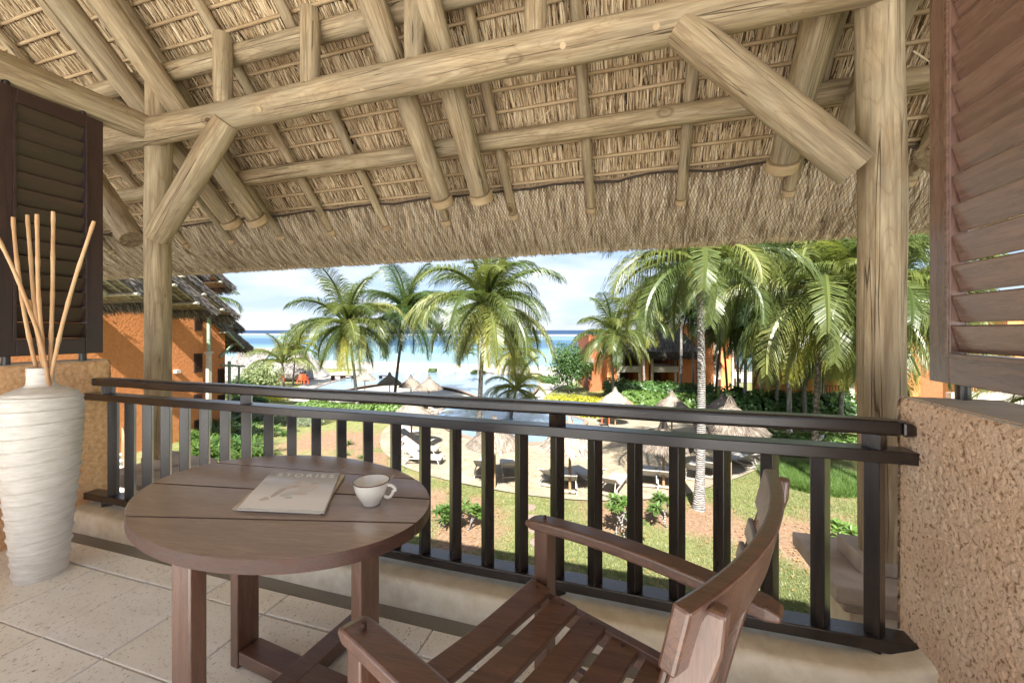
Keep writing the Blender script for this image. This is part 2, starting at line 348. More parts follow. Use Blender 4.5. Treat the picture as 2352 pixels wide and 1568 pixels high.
# sea: depth-dependent water colour (shallow lagoon, reef foam, deep water)
m = NM('sea_water', .55, .12); v = m.coord(kind='Object', rand=False); sp = m.n('ShaderNodeSeparateXYZ'); m.l(v, sp.inputs[0])
wv = m.noise(m.coord(kind='Object', rand=False, scale=(.35, 1, 1)), .02, 4); ma = m.n('ShaderNodeMath', operation='MULTIPLY_ADD'); ma.inputs[1].default_value = 150; m.l(wv, ma.inputs[0]); m.l(sp.outputs['Y'], ma.inputs[2])
mr = m.n('ShaderNodeMapRange'); mr.inputs['From Min'].default_value = 100; mr.inputs['From Max'].default_value = 900; m.l(ma.outputs[0], mr.inputs['Value'])
c = m.ramp(mr.outputs[0], [(0, (.21, .27, .265)), (.07, (.16, .235, .25)), (.14, (.11, .185, .215)), (.22, (.045, .095, .155)), (.32, (.05, .10, .16)), (.40, (.10, .16, .185)), (.55, (.09, .155, .175)), (.64, (.022, .055, .105)), (1, (.012, .035, .08))])
fo = m.n('ShaderNodeMapRange'); fo.inputs['From Min'].default_value = 560; fo.inputs['From Max'].default_value = 860; m.l(ma.outputs[0], fo.inputs['Value'])
fr = m.ramp(fo.outputs[0], [(0, 0), (.1, 1), (.7, .9), (.9, 0)]); fn = m.ramp(m.noise(m.coord(kind='Object', rand=False, scale=(.25, 1, 1)), .03, 6, .7), [(.38, 0), (.5, 1)])
fm = m.n('ShaderNodeMath', operation='MULTIPLY'); m.l(fr, fm.inputs[0]); m.l(fn, fm.inputs[1])
c = m.mix(fm.outputs[0], c, (.34, .35, .37)); m.col(c); m.bump(m.noise(m.coord(kind='Object', rand=False, scale=(.4, 1, 1)), .5, 5), .6, .5); M['sea'] = m.m
# ------------------------------------------------------------------ timber logs
def log(name, p0, p1, r0, r1=None, mat=None, par=None, n=20, wob=.03, seed=None):
    p0, p1 = Vector(p0), Vector(p1); r1 = r1 or r0; L = (p1 - p0).length; k = max(3, int(L / .12)); sd_ = random.random() * 50
    b = MB(); vs = []
    for i in range(k + 1):
        f = i / k; rr = r0 + (r1 - r0) * f
        cx, cy = [(noise.noise(Vector((f * L * .9, sd_, j * 9))) * r0 * .16) * min(1, 4 * f * (1 - f) + .1) for j in (0, 1)]
        e = 1 if 0 < i < k else .94
        for j in range(n):
            t = 2 * math.pi * j / n
            w = 1 + wob * noise.noise(Vector((math.cos(t) * 1.3 + sd_, math.sin(t) * 1.3, f * L * 3)))
            vs.append(Vector((cx + rr * w * e * math.cos(t), cy + rr * w * e * math.sin(t), f * L)))
    fs = [(i * n + j, i * n + (j + 1) % n, (i + 1) * n + (j + 1) % n, (i + 1) * n + j) for i in range(k) for j in range(n)]
    b.add(vs, fs, True); b.add(vs[:n], [tuple(range(n - 1, -1, -1))]); b.add(vs[-n:], [tuple(range(n))])
    o = link(bpy.data.objects.new(name, b.mesh(name, mat or M['log'])))
    x, y, d = basis(p1 - p0); mm = Matrix((x, y, d)).transposed().to_4x4(); mm.translation = p0
    o.matrix_world = mm; 
    if par: attach(o, par)
    return o
# ================================================================== BALCONY
YR = 1.75
# floor slab + tiles
fl = MB().bb(-9, 4.2, -1.25, 1.95, -.3, -.014).obj('floor', M['grout']); tag(fl, kind='structure')
o = MB().bb(-16, 12, -16, -1.252, -.3, -.006).obj('rear_bounce_floor', M['terrace']); tag(o, kind='structure')  # unseen pale floor added to bounce sun up under the roof
tw, td = .4, .38
tmesh = {}
def tile_mesh(w, d):
    k = (round(w, 3), round(d, 3))
    if k not in tmesh:
        b = bmesh.new(); bmesh.ops.create_cube(b, size=1)
        for v_ in b.verts: v_.co.x *= w - .006; v_.co.y *= d - .006; v_.co.z = v_.co.z * .012
        bmesh.ops.bevel(b, geom=[e for e in b.edges if e.verts[0].co.z > 0 and e.verts[1].co.z > 0], offset=.003, segments=1, affect='EDGES')
        me = bpy.data.meshes.new('tile'); b.to_mesh(me); b.free(); me.materials.append(M['tile']); tmesh[k] = me
    return tmesh[k]
yrows = [(1.429, 1.572)] + [(1.425 - td * (i + 1), 1.425 - td * i) for i in range(7)]
for (y0, y1) in yrows:
    for i in range(-1, 9 + 2):
        x0 = -3.64 + tw * i if i > -1 else None
        if x0 is None: continue
        x1 = x0 + tw
        if x0 > .98: continue
        o = inst(tile_mesh(x1 - x0, y1 - y0), 'tile'); o.location = ((x0 + x1) / 2, (y0 + y1) / 2, -.006 - random.random() * .002)
        attach(o, fl)
o = MB().bb(-3.6, 1.0, 1.578, 1.655, -.016, -.009).obj('drain_strip', M['grey_gravel'], fl)
# kerb under the railing
kb = MB(); ks = 60; prof = [(1.655, -.01), (1.655, .108), (1.662, .122), (1.68, .127), (1.84, .124), (1.865, .11), (1.875, -.35)]
vs = []
for i in range(ks + 1):
    x = -3.9 + 5.2 * i / ks
    for (y, z) in prof:
        zz = z + (.006 * noise.noise(Vector((x * 2.3, y * 5, 0))) if z > .05 else 0)
        zz += (.10 * max(0, (x - .72) / .3) ** 2 if z > .05 else 0)
        vs.append((x, y + .004 * noise.noise(Vector((x * 3, z * 9, 4))), zz))
n_ = len(prof); kb.add(vs, [(i * n_ + j, (i + 1) * n_ + j, (i + 1) * n_ + j + 1, i * n_ + j + 1) for i in range(ks) for j in range(n_ - 1)], True)
o = kb.obj('kerb', M['cream_warm']); tag(o, kind='structure')
# facade slab edge beneath the balcony
o = MB().bb(-8, 3.2, 1.6, 1.87, -5.1, -.36).obj('facade_below', M['orange']); tag(o, 'orange rendered facade directly beneath the balcony kerb', 'wall')
# side walls with real relief
def relief_wall(name, label, X0, X1, Y0, Y1, H, mat, res, amp, seed):
    """parapet: rough faces (X0 side, Y1 end), rounded top edges"""
    t = thing(name, ((X0 + X1) / 2, (Y0 + Y1) / 2, 0), label, 'wall')
    # perimeter profile over the section: go along the outline (plan) x height
    inner = X0 if abs(X0) < abs(X1) else X1; outer = X1 if inner == X0 else X0
    sgn = 1 if inner > outer else -1
    plan = []
    n1 = int((Y1 - Y0) / res); rr = .03
    for i in range(n1 + 1): plan.append((inner, Y0 + (Y1 - rr - Y0) * i / n1, sgn, 0))
    for k in range(1, 6):
        a = math.pi / 2 * k / 6; plan.append((inner - sgn * rr * (1 - math.cos(a)), Y1 - rr + rr * math.sin(a), sgn * math.cos(a), math.sin(a)))
    n2 = int(abs(outer - inner) / res)
    for i in range(1, n2 + 1): plan.append((inner + (outer - inner - 0) * i / n2 if i else inner, Y1, 0, 1))
    nz = int(H / res); V = []
    for j in range(nz + 1):
        z = -.3 + (H + .3) * j / nz; top = max(0, 1 - (H - z) / .03) ** 2 * .02
        for (x, y, nx, ny) in plan:
            p = Vector((x * 1.0 + seed, y, z))
            g_ = .25 * noise.noise(p * 5); q = noise.noise(p * 62) + .75 * noise.noise(p * 125) + g_ + .12
            q = max(-.95, min(q, .0)) + .25 * g_ + .10 * noise.noise(p * 30); d = amp * q - top
            V.append((x + nx * d, y + ny * d, z))
    N = len(plan); F = [(j * N + i, j * N + i + 1, (j + 1) * N + i + 1, (j + 1) * N + i) for j in range(nz) for i in range(N - 1)]
    o = tris_obj('rough_face', V, F, mat, t); o.data.polygons.foreach_set('use_smooth', [True] * len(F))
    b = MB(); xs = sorted((inner - sgn * .012, outer)); b.bb(xs[0], xs[1], Y0, Y1 - .012, -.3, H - .002)
    b.obj('core', M['cream'], t, .006)
    return t
relief_wall('low_wall', 'pink rough-cast low wall on the right holding the wide open shutter', .97, 1.27, .6, 1.87, 1.071, M['rough_plaster'], .0036, .011, 3)
relief_wall('low_wall', 'ochre rough-cast low wall on the left behind the white vase', -3.60, -3.86, .2, 1.90, 1.112, M['rough_plaster_warm'], .011, .012, 9)
# ---- railing
rl = thing('balcony_railing', (-1.3, YR, .1), 'dark stained timber balustrade standing along the balcony kerb', 'railing')
def rail(name, x0, x1, z0, z1, y0, y1, bev):
    b = MB(); n = 40; pts = [((x0 + (x1 - x0) * i / n), (y0 + y1) / 2, (z0 + z1) / 2 + .0015 * math.sin(i * .7)) for i in range(n + 1)]
    b.sweep(pts, Vector((0, 1, 0)), Vector((0, 0, 1)), y1 - y0, z1 - z0); return b.obj(name, M['dark_x'], rl, bev, 3)
h = rail('handrail', -3.50, .93, .938, .994, YR, YR + .075, .014)
o = MB().sweep([(-3.50, YR + .037, .966), (-3.53, YR + .037, .966), (-3.555, YR + .037, .964)], Vector((0, 1, 0)), Vector((0, 0, 1)), [.075, .07, .045], [.056, .05, .03]).obj('rail_end', M['dark_x'], rl, .008)
o = MB().sweep([(.93, YR + .037, .966), (.96, YR + .037, .962), (.978, YR + .037, .956)], Vector((0, 1, 0)), Vector((0, 0, 1)), [.075, .07, .055], [.056, .048, .03]).obj('rail_end', M['dark_x'], rl, .008)
rail('middle_rail', -3.60, .985, .84, .886, YR - .005, YR + .08, .004)
rail('bottom_rail', -3.62, .985, .157, .203, YR - .005, YR + .08, .005)
bm_ = MB().box((0, 0, 0), (.048, .048, .637), R(45)).obj('baluster', M['dark_z'], None, .002, 1)
xs = [.861 - .1692 * i for i in range(26)]
for i, x in enumerate(xs):
    o = bm_ if i == 0 else bm_.copy()
    if i: link(o)
    o.location = (x, YR + .037, .5215 + random.uniform(-.001, .001)); o.rotation_euler = (0, 0, random.uniform(-.03, .03)); o.parent = rl; o.location -= rl.location
for x in (.861, -.323, -2.185, -3.42):
    MB().box((x, YR + .037, .912), (.055, .055, .055), R(45)).obj('rail_block', M['dark_z'], rl)
    MB().box((x, YR + .037, .14), (.055, .055, .055), R(45)).obj('rail_foot', M['dark_z'], rl)
# ---- posts, pedestals
PX = (-3.72, 1.12); PY = 2.27
nm = ('slim-looking left log post with braces, by the orange building', 'stout right log post with braces, beside the pink wall')
for k, px in enumerate(PX):
    t = thing('timber_post', (px, PY, .28), nm[k], 'post', 'peeled log posts of the balcony')
    log('post_log', (px, PY, .27), (px, PY, 3.45), .086, .09, par=t, n=28, wob=.02)
    for s in (-1, 1):
        log('brace', (px + s * .14, PY - .10, 2.05), (px + s * .88, PY - .10, 2.85), .088, .088, par=t, n=26, wob=.02)
    pd = thing('stone_pedestal', (px, PY + .04, .1), ('stepped stone pedestal under the left log post' if k == 0 else 'stepped stone pedestal under the right log post'), 'pedestal', 'stone pedestals of the log posts')
    cy = 2.316
    MB().bb(px - .11, px + .11, cy - .11, cy + .11, .2, .28).obj('upper_block', M['stone'], pd, .006)
    MB().bb(px - .26, px + .26, cy - .25, cy + .25, .125, .199).obj('cap_slab', M['stone'], pd, .008)
    MB().bb(px - .21, px + .21, cy - .2, cy + .2, .06, .124).obj('moulding', M['stone'], pd, .01)
    MB().bb(px - .17, px + .17, cy - .16, cy + .16, -5.2, .059).obj('column', M['cream_warm'], pd, .01)
# ---- roof
K = 5.64
rf = thing('thatched_roof', (-1.3, 2.2, 2.9), 'open log-framed thatched roof sheltering the balcony overhead', 'roof')
log('beam', (-9, 2.18, 2.90), (3.2, 2.18, 2.90), .1, .1, par=rf, n=30, wob=.025)
log('purlin', (-9.5, 2.25, K - 2.25), (4, 2.25, K - 2.25), .066, .066, par=rf, n=22)
log('purlin', (-9.5, 2.87, K - 2.87), (4, 2.87, K - 2.87), .066, .066, par=rf, n=22)
log('purlin', (-9.5, 1.2, K - 1.2), (4, 1.2, K - 1.2), .066, .066, par=rf, n=16)
log('side_beam', (-3.66, -1, 2.91), (-3.66, 2.19, 2.91), .1, .1, par=rf, n=28)
for x in (-2.84, -2.06, -1.27, -.51, .27, -5.2, -6.0):
    log('stud', (x, 2.14, 2.95), (x, 2.14, 3.46), .062, .062, par=rf, n=16)
def capped(name, x, y_end, Kk, r, ytop, seed=0):
    sk = random.uniform(-.02, .02)
    e = Vector((x, y_end, Kk - y_end)); top = Vector((x + sk, ytop, Kk - ytop)); d = (e - top).normalized()
    o = log(name, top, e - d * .02, r, r * .97, par=rf, n=22 if r > .06 else 14)
    b = MB(); bx, by, _ = basis(d); pts = []
    c = MB(); q = [e - d * .012, e + d * .035 * (r / .08 + .3)]; c.tube(q, [r * 1.12, r * 1.10], 20 if r > .06 else 14)
    oo = c.obj('end_band', M['batten']); attach(oo, rf)
    c = MB(); q2 = q[1] + d * .003; c.tube([q2, q2 + d * r * .35, q2 + d * r * .55], [r * .95, r * .5, .004], 14, smooth=False)
    attach(c.obj('end_tip', M['batten']), rf)
for x in (-3.88, -3.54, -1.525, -1.17, .954, 1.28, -6.3, -6.65): capped('principal_rafter', x, 3.0, 5.42, .086, .2)
for x in (-7.9, -7.2, -6.5, -5.83, -5.14, -4.42, -3.69, -3.02, -2.35, -1.69, -1.02, -.33, .38, 1.13, 1.85, 2.5): capped('rafter', x, 3.43, 5.79, .04, .3)
KB = 5.875
y = 3.29
while y > .6:
    b = MB(); n = 60; pts = []
    for i in range(n + 1):
        x = -9 + 12.5 * i / n; w = .006 * noise.noise(Vector((x * .8, y * 7, 2)))
        pts.append((x, y + w, KB - y - w * .4))
    b.tube(pts, .0135, 6); b.obj('batten', M['batten'], rf); y -= .1025
# bindings on the battens
b = MB()
y = 3.29; 
while y > 1.4:
    x = -8.5 + random.random() * .2
    while x < 3:
        c = Vector((x, y, KB - y)); b.tube([c + Vector((-.003, 0, -.017)), c + Vector((.003, .017, -.005)), c + Vector((.004, .012, .015))], .0035, 4); x += .16 + random.random() * .06
    y -= .1025
o = b.obj('binding', M['thatch_dark'], rf); tag(o, kind='stuff')
# thatch slabs (front slope, unseen rear sun blocker), the reeds under them
KT = 5.93
def slab(name, pts2, x0, x1, mat):
    b = MB(); n = len(pts2); vs = [(x0, y, z) for y, z in pts2] + [(x1, y, z) for y, z in pts2]
    b.add(vs, [tuple(range(n)), tuple(range(2 * n - 1, n - 1, -1))] + [(i, i + n, (i + 1) % n + n, (i + 1) % n) for i in range(n)]); return b.obj(name, mat, rf)
slab('thatch_layer', [(3.42, KT - 3.42), (-1, KT + 1), (-1, KT + 1.4), (3.95, KT - 3.60)], -10, 5, M['thatch_dark'])
slab('rear_sun_blocker', [(-1.002, KT + 1), (-3.8, KT - 1.8), (-3.8, KT - 1.48), (-1.002, KT + 1.4)], -10, 5, M['fringe'])  # unseen rear slope added to stop sun, cut short for floor bounce
def strips(name, P, D, Nn, L, Wd, mat, par, bend=0.0):
    """P start points (n,3), D dirs, Nn normals, L lengths, Wd widths -> quads (two per strip)"""
    Sd = np.cross(D, Nn); Sd /= np.linalg.norm(Sd, axis=1, keepdims=True)
    w = Wd[:, None] / 2; l = L[:, None]
    mid = P + D * l * .55 + Nn * (bend * l); end = P + D * l + Nn * 0
    V = np.stack([P - Sd * w, P + Sd * w, mid + Sd * w, mid - Sd * w, end + Sd * w * .35, end - Sd * w * .35], 1).reshape(-1, 3)
    n = len(P); bse = np.arange(n)[:, None] * 6
    F = np.concatenate([bse + np.array([0, 1, 2, 3]), bse + np.array([3, 2, 4, 5])], 0)
    return tris_obj(name, V, F, mat, par)
def reeds(n, x0, x1, y0, y1):
    x = rng.uniform(x0, x1, n); y = rng.uniform(y0, y1, n); k = np.round(y / .1025) * .1025
    off = rng.uniform(0, .035, n)
    P = np.stack([x, y, KT - y], 1) - np.array([0, .707, .707]) * off[:, None]
    ang = rng.normal(0, .055, n) + (rng.random(n) < .04) * rng.normal(0, .5, n)
    D = np.stack([np.sin(ang), np.cos(ang) * .7071, -np.cos(ang) * .7071], 1)
    Nn = np.tile(np.array([0, -.7071, -.7071]), (n, 1)) + rng.normal(0, .35, (n, 3)) * np.array([1, .2, .2]); Nn /= np.linalg.norm(Nn, axis=1, keepdims=True)
    return P, D, Nn, rng.uniform(.09, .24, n), rng.uniform(.0035, .009, n)
P, D, Nn, L, Wd = reeds(105000, -9.5, 3.6, 1.3, 3.36)
o = strips('underside_reeds', P, D, Nn, L, Wd, M['reed'], rf); tag(o, kind='stuff')
# eave fringe
ev = [(3.30, 2.545), (3.36, 2.475), (3.46, 2.345), (3.58, 2.235), (3.68, 2.165), (3.755, 2.115), (3.80, 2.105)]
evo = ev + [(3.90, 2.15), (3.97, 2.28), (3.93, 2.42)]
def evp(s):
    s = max(0, min(.9999, s)) * (len(ev) - 1); i = int(s); f = s - i
    return ev[i][0] * (1 - f) + ev[i + 1][0] * f, ev[i][1] * (1 - f) + ev[i + 1][1] * f
def evw(x, s):   # waviness of the top tuck
    return (.022 * noise.noise(Vector((x * 2.2, 0, 0))) + .018 * abs(math.sin(x * math.pi / .69 + .5))) * max(0, 1 - s * 2)
b = MB(); nx = 260; vs = []
for i in range(nx + 1):
    x = -10 + 15 * i / nx
    for j, (y, z) in enumerate(evo):
        w = evw(x, j / 6); q = .012 * noise.noise(Vector((x * 6, y * 8, 3)))
        vs.append((x, y - w * .7 + q, z + w * .7 + q + .012))
n_ = len(evo); b.add(vs, [(i * n_ + j, i * n_ + j + 1, (i + 1) * n_ + j + 1, (i + 1) * n_ + j) for i in range(nx) for j in range(n_ - 1)], True)
b.obj('eave_bundle', M['bundle'], rf)
def fringe(n, x0, x1):
    Pl, Dl, Nl, Ll, Wl = [], [], [], [], []
    for _ in range(n):
        x = random.uniform(x0, x1); s = random.random() ** .8 * .96; y, z = evp(s); y2, z2 = evp(min(1, s + .22))
        d = Vector((0, y2 - y, z2 - z)); d = d.normalized() if d.length > 1e-5 else Vector((0, .7, -.7))
        an = random.gauss(.02 + .10 * noise.noise(Vector((x * 2.2, s * 1.5, 8))) * 2, .11) + (random.gauss(0, .5) if random.random() < .06 else 0)
        d = (d * math.cos(an) + Vector((math.sin(an), 0, 0))).normalized(); nn = Vector((random.gauss(0, .5), d.z, -abs(d.y))).normalized()
        w = evw(x, s); o_ = random.uniform(0, .02)
        Pl.append((x, y - w * .7 + nn.y * o_, z + w * .7 + nn.z * o_)); Dl.append(d); Nl.append(nn)
        Ll.append(random.uniform(.12, .34) * (1 - .6 * s)); Wl.append(random.uniform(.004, .014))
    return [np.array(q, float) for q in (Pl, Dl, Nl, Ll, Wl)]
o = strips('eave_fringe', *fringe(46000, -9.6, 4), M['fringe'], rf, .02); tag(o, kind='stuff')
# short bristles at the drip edge
n = 9000; x = rng.uniform(-9.6, 4, n); P = np.stack([x, rng.uniform(3.72, 3.90, n), rng.uniform(2.11, 2.13, n)], 1)
D = np.stack([rng.normal(0, .35, n), rng.normal(.3, .35, n), -np.ones(n)], 1); D /= np.linalg.norm(D, axis=1, keepdims=True)
Nn = np.stack([rng.normal(0, .3, n), -np.ones(n), np.zeros(n)], 1); Nn /= np.linalg.norm(Nn, axis=1, keepdims=True)
o = strips('drip_bristle', P, D, Nn, rng.uniform(.015, .05, n), rng.uniform(.003, .007, n), M['fringe'], rf); tag(o, kind='stuff')
# wire net over the fringe: diamond mesh
V = []; F = []
cell = .026; sx = int(9.2 / cell)
def netp(x, s):
    y, z = evp(s); w = evw(x, s); return Vector((x, y - w * .7 - .018, z + w * .7 - .022 + .004 * noise.noise(Vector((x * 5, s * 5, 0)))))
ns = 24
for dirn in (1, -1):
    for i in range(-ns, sx + ns):
        pr = None
        for j in range(ns + 1):
            x = -6.2 + (i + dirn * j * .62) * cell
            p = netp(x, j / ns * .97)
            a = len(V); V += [tuple(p + Vector((-.0012, 0, 0))), tuple(p + Vector((.0012, 0, 0)))]
            if pr is not None: F.append((pr, pr + 1, a + 1, a))
            pr = a
o = tris_obj('wire_net', V, F, M['net'], rf); tag(o, kind='stuff')
# dark tucked net edge
b = MB(); pts = [netp(-9 + 12.5 * i / 240, .01) + Vector((0, -.004, .004 + .006 * noise.noise(Vector((i * .7, 0, 0))))) for i in range(241)]
b.tube(pts, [.008 + .005 * abs(noise.noise(Vector((i * .4, 3, 0)))) for i in range(241)], 6); b.obj('net_edge', M['net'], rf)
# dowel plugs set into the logs
def plug(p, nrm, r, par, mat):
    nrm = Vector(nrm).normalized(); p = Vector(p); o = MB().tube([p - nrm * .012, p + nrm * .0025], r, 14, smooth=False).obj('dowel_plug', mat, par); return o
for x in (-3.45, -2.45, -1.62, -1.35, -.95, -.35, .12, .78):
    plug(Vector((x, 2.18, 2.90)) + Vector((0, -.80, -.60)) * .099, (0, -.80, -.60), .017, rf, M['batten'])
for pt in bpy.data.objects:
    if pt.name.startswith('timber_post'):
        px = pt.location.x
        for s_ in (-1, 1):
            for f in (.12, .85):
                c = Vector((px + s_ * (.14 + .74 * f), PY - .10, 2.05 + .8 * f)); nn = Vector((-s_ * .25, -.9, -.35)).normalized(); plug(c + nn * .087, nn, .016, pt, M['batten'])
# ---- shutters
def shutter(name, label, X, y0, y1, z0, z1, open0, open1, pins, wx=.045, tilt=1, n=None, mk='shut_', hs=1.02, ta=20):
    t = thing(name, (X, (y0 + y1) / 2, z0), label, 'shutter')
    MB().bb(X - wx / 2, X + wx / 2, y0, open0, z0, z1).obj('stile', M[mk + 'z'], t, .004)
    MB().bb(X - wx / 2, X + wx / 2, open1, y1, z0, z1).obj('stile', M[mk + 'z'], t, .004)
    MB().bb(X - wx / 2 + .001, X + wx / 2 - .001, open0, open1, z0, z0 + .107).obj('bottom_rail', M[mk + 'y'], t, .004)
    MB().bb(X - wx / 2 + .001, X + wx / 2 - .001, open0, open1, z1 - .09, z1).obj('top_rail', M[mk + 'y'], t, .004)
    zz0, zz1 = z0 + .107, z1 - .09; k = 14; st = (zz1 - zz0) / k
    me = None
    for sx_ in (-1, 1):
        q = X + sx_ * (wx / 2 + .003); b = MB(); w = .014
        b.bb(q - .004, q + .004, open0 - w, open0, zz0 - w, zz1 + w).bb(q - .004, q + .004, open1, open1 + w, zz0 - w, zz1 + w)
        b.bb(q - .0035, q + .0035, open0, open1, zz0 - w, zz0).bb(q - .0035, q + .0035, open0, open1, zz1, zz1 + w); b.obj('bead', M[mk + 'y'], t, .002)
    for i in range(k):
        c = Vector((X, (open0 + open1) / 2, zz0 + st * (i + .5)))
        if me is None: me = MB().box((0, 0, 0), (.013, open1 - open0 - .004, st * hs)).obj('slat', M[mk + 'y'], None, .003, 1); o = me
        else: o = me.copy(); link(o)
        o.location = c; o.rotation_euler = (0, tilt * R(ta + random.uniform(-1, 1)), 0); attach(o, t)
    for py in pins: 
        MB().tube([(X, py, z0 - .05), (X, py, z0)], .02, 12).obj('pin', M['dark_z'], t)
        MB().tube([(X, py, z1), (X, py, z1 + .06)], .018, 12).obj('pin', M['dark_z'], t)
    return t
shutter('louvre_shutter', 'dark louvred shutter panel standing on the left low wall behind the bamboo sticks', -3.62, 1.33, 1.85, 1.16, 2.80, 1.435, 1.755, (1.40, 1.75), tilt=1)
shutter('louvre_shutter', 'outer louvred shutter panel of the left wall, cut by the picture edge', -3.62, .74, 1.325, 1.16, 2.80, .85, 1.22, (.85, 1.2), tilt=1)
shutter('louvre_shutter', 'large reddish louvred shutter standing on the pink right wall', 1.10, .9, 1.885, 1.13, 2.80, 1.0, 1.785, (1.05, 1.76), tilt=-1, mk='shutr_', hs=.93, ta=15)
# ---- vase and bamboo sticks
VX, VY = -3.06, 1.31
vt = thing('floor_vase', (VX, VY, 0), 'tall ribbed off-white clay vase standing on the floor at the left', 'vase')
key = [(0, .098), (.057, .103), (.312, .122), (.567, .146), (.78, .158), (.90, .162), (.95, .156), (.985, .135), (1.005, .098), (1.018, .062), (1.03, .054), (1.06, .052), (1.114, .054)]
def vr(z):
    for (a, b_), (c_, d_) in zip(key, key[1:]):
        if z <= c_: return b_ + (d_ - b_) * (z - a) / (c_ - a)
    return key[-1][1]
n = 80; nz = 460; vs = []
for i in range(nz + 1):
    z = 1.114 * i / nz
    for k in range(n):
        th = 2 * math.pi * k / n; r = vr(z)
        if z < .99:
            ph = (z + .011 * math.sin(th + 1.1 + z * 5) + .02 * noise.noise(Vector((0, 0, z * 3)))) / .066; f = ph - math.floor(ph)
            amp_ = .0085 * (1 if .03 < z else z / .03) * min(1, (.99 - z) / .03)
            r += amp_ * (math.exp(-((f - .5) / .055) ** 2) * .75 + .25 * (f if f < .5 else f - 1))
        vs.append((VX + r * math.cos(th), VY + r * math.sin(th), z))
fs = [(i * n + k, i * n + (k + 1) % n, (i + 1) * n + (k + 1) % n, (i + 1) * n + k) for i in range(nz) for k in range(n)]
b = MB().add(vs, fs, True); b.lathe([(.054, 1.114), (.052, 1.119), (.046, 1.117), (.044, 1.03), (.08, .9), (0.001, .85)], (VX, VY, 0), n)
b.add([(VX, VY, 0.001)] + [(VX + .098 * math.cos(2 * math.pi * k / n), VY + .098 * math.sin(2 * math.pi * k / n), .001) for k in range(n)], [(0, k + 1, (k + 1) % n + 1) for k in range(n)])
b.obj('vase_body', M['vase'], vt)
Rt = Vector((CY, SY, 0)); Fw = Vector((-SY, CY, 0))
sticks = [((-5, 545), (104, 845), 'bamboo stick leaning farthest left out of the vase', 22, -.03), ((30, 499), (101, 843), 'second bamboo stick from the left, tall with a bend', -14, 0), ((63, 494), (112, 842), 'thin bamboo stick between the bent left one and the middle pair', -6, .025), ((85, 492), (118, 842), 'bamboo stick just left of the tallest upright one', -8, -.02), ((122, 486), (122, 845), 'upright bamboo stick, the tallest in the vase', 3, .01), ((216, 508), (134, 845), 'bamboo stick leaning to the right out of the vase', -12, 0), ((68, 690), (108, 846), 'short bamboo stick half hidden behind the leaning left one', 4, .03)]
for (tp, bs, lab, bow, dd) in sticks:
    tt = (VX * -SY + VY * CY); top = at(tp[0], tp[1], t=tt + dd * 3); bot = at(bs[0], bs[1], t=tt + dd * .5)
    low = bot + (bot - top).normalized() * .25; low.x += (VX - low.x) * .4; low.y += (VY - low.y) * .4
    pts = []; L = 26
    for i in range(L + 1):
        f = i / L; p = low.lerp(top, f) + Rt * (bow / FP * tt) * math.sin(math.pi * f) + Vector((noise.noise(Vector((f * 4, bow, 1))) * .006, 0, 0)); pts.append(p)
    rads = [(.0088 + .0016 * (1 if i % 5 == 0 else 0)) * (1 - .12 * i / L) for i in range(L + 1)]
    o = MB().tube(pts, rads, 12).obj('bamboo_stick', M['bamboo']); tag(o, lab, 'bamboo stick', 'bamboo sticks standing in the vase')
# ---- table
TX, TY, TR, TZ = -1.172, 1.172, .44, .72
tb = thing('round_table', (TX, TY, 0), 'round brown slatted wooden table with a cross base', 'table')
dx = Vector((.987, .163, 0)).normalized(); nxv = Vector((-dx.y, dx.x, 0)); Cc = Vector((TX, TY, 0))
ang = math.atan2(dx.y, dx.x)
jn = [((508, 1063), .083), ((359.4, 1109.2), .0573), ((283, 1184.2), .0235)]       # the three plank joints
outl = []
for i in range(180):
    a = 2 * math.pi * i / 180; u = 636 + 351 * math.cos(a); v = 1164 + 119 * math.sin(a) - 15.8 * math.cos(a); outl.append(at(u, v, z=TZ))
cen = sum(outl, Vector((0, 0, 0))) / 180
def jline(k, off):
    (u, v), m_ = jn[k]; a = at(u, v, z=TZ); b_ = at(u + 400, v + 400 * m_, z=TZ); d = (b_ - a).normalized(); n_ = Vector((-d.y, d.x, 0)); n_ = n_ if n_.y > 0 else -n_
    return a + n_ * off, n_
def clip(P, p0, n_, keep):
    Q = []
    for i in range(len(P)):
        a, b_ = P[i - 1], P[i]; da, db = (a - p0).dot(n_) * keep, (b_ - p0).dot(n_) * keep
        if (da >= 0) != (db >= 0): Q.append(a.lerp(b_, da / (da - db)))
        if db >= 0: Q.append(b_)
    return Q
for k in range(4):
    P_l = outl
    if k > 0: p_, n_ = jline(k - 1, -.0035); P_l = clip(P_l, p_, n_, -1)
    if k < 3: p_, n_ = jline(k, .0035); P_l = clip(P_l, p_, n_, 1)
    P_l = [q for i, q in enumerate(P_l) if (q - P_l[i - 1]).length > 1e-4]
    if sum(P_l[i - 1].x * P_l[i].y - P_l[i].x * P_l[i - 1].y for i in range(len(P_l))) < 0: P_l = P_l[::-1]
    N = len(P_l); mb = MB(); c0 = Vector((cen.x, cen.y, TZ)); rm = Matrix.Rotation(-ang, 3, 'Z')
    top = [rm @ (q - c0) for q in P_l]; lo = [Vector((q.x, q.y, -.042)) for q in top]
    mb.add([tuple(q) for q in lo + top], [tuple(range(N - 1, -1, -1)), tuple(range(N, 2 * N))] + [(i, (i + 1) % N, (i + 1) % N + N, i + N) for i in range(N)])
    o = mb.obj('plank', M['teak_top'], None, .0035, 2); o.data.materials.append(M['teak_rim_shade_plug']); [setattr(p_, 'material_index', 1) for p_ in o.data.polygons if abs(p_.normal.z) < .5]; o.location = c0; o.rotation_euler = (0, 0, ang); attach(o, tb)
MB().box((TX, TY, .665), (.70, .09, .03), ang + R(90)).obj('under_batten', M['teak_y'], tb, .003)
th0 = R(174)
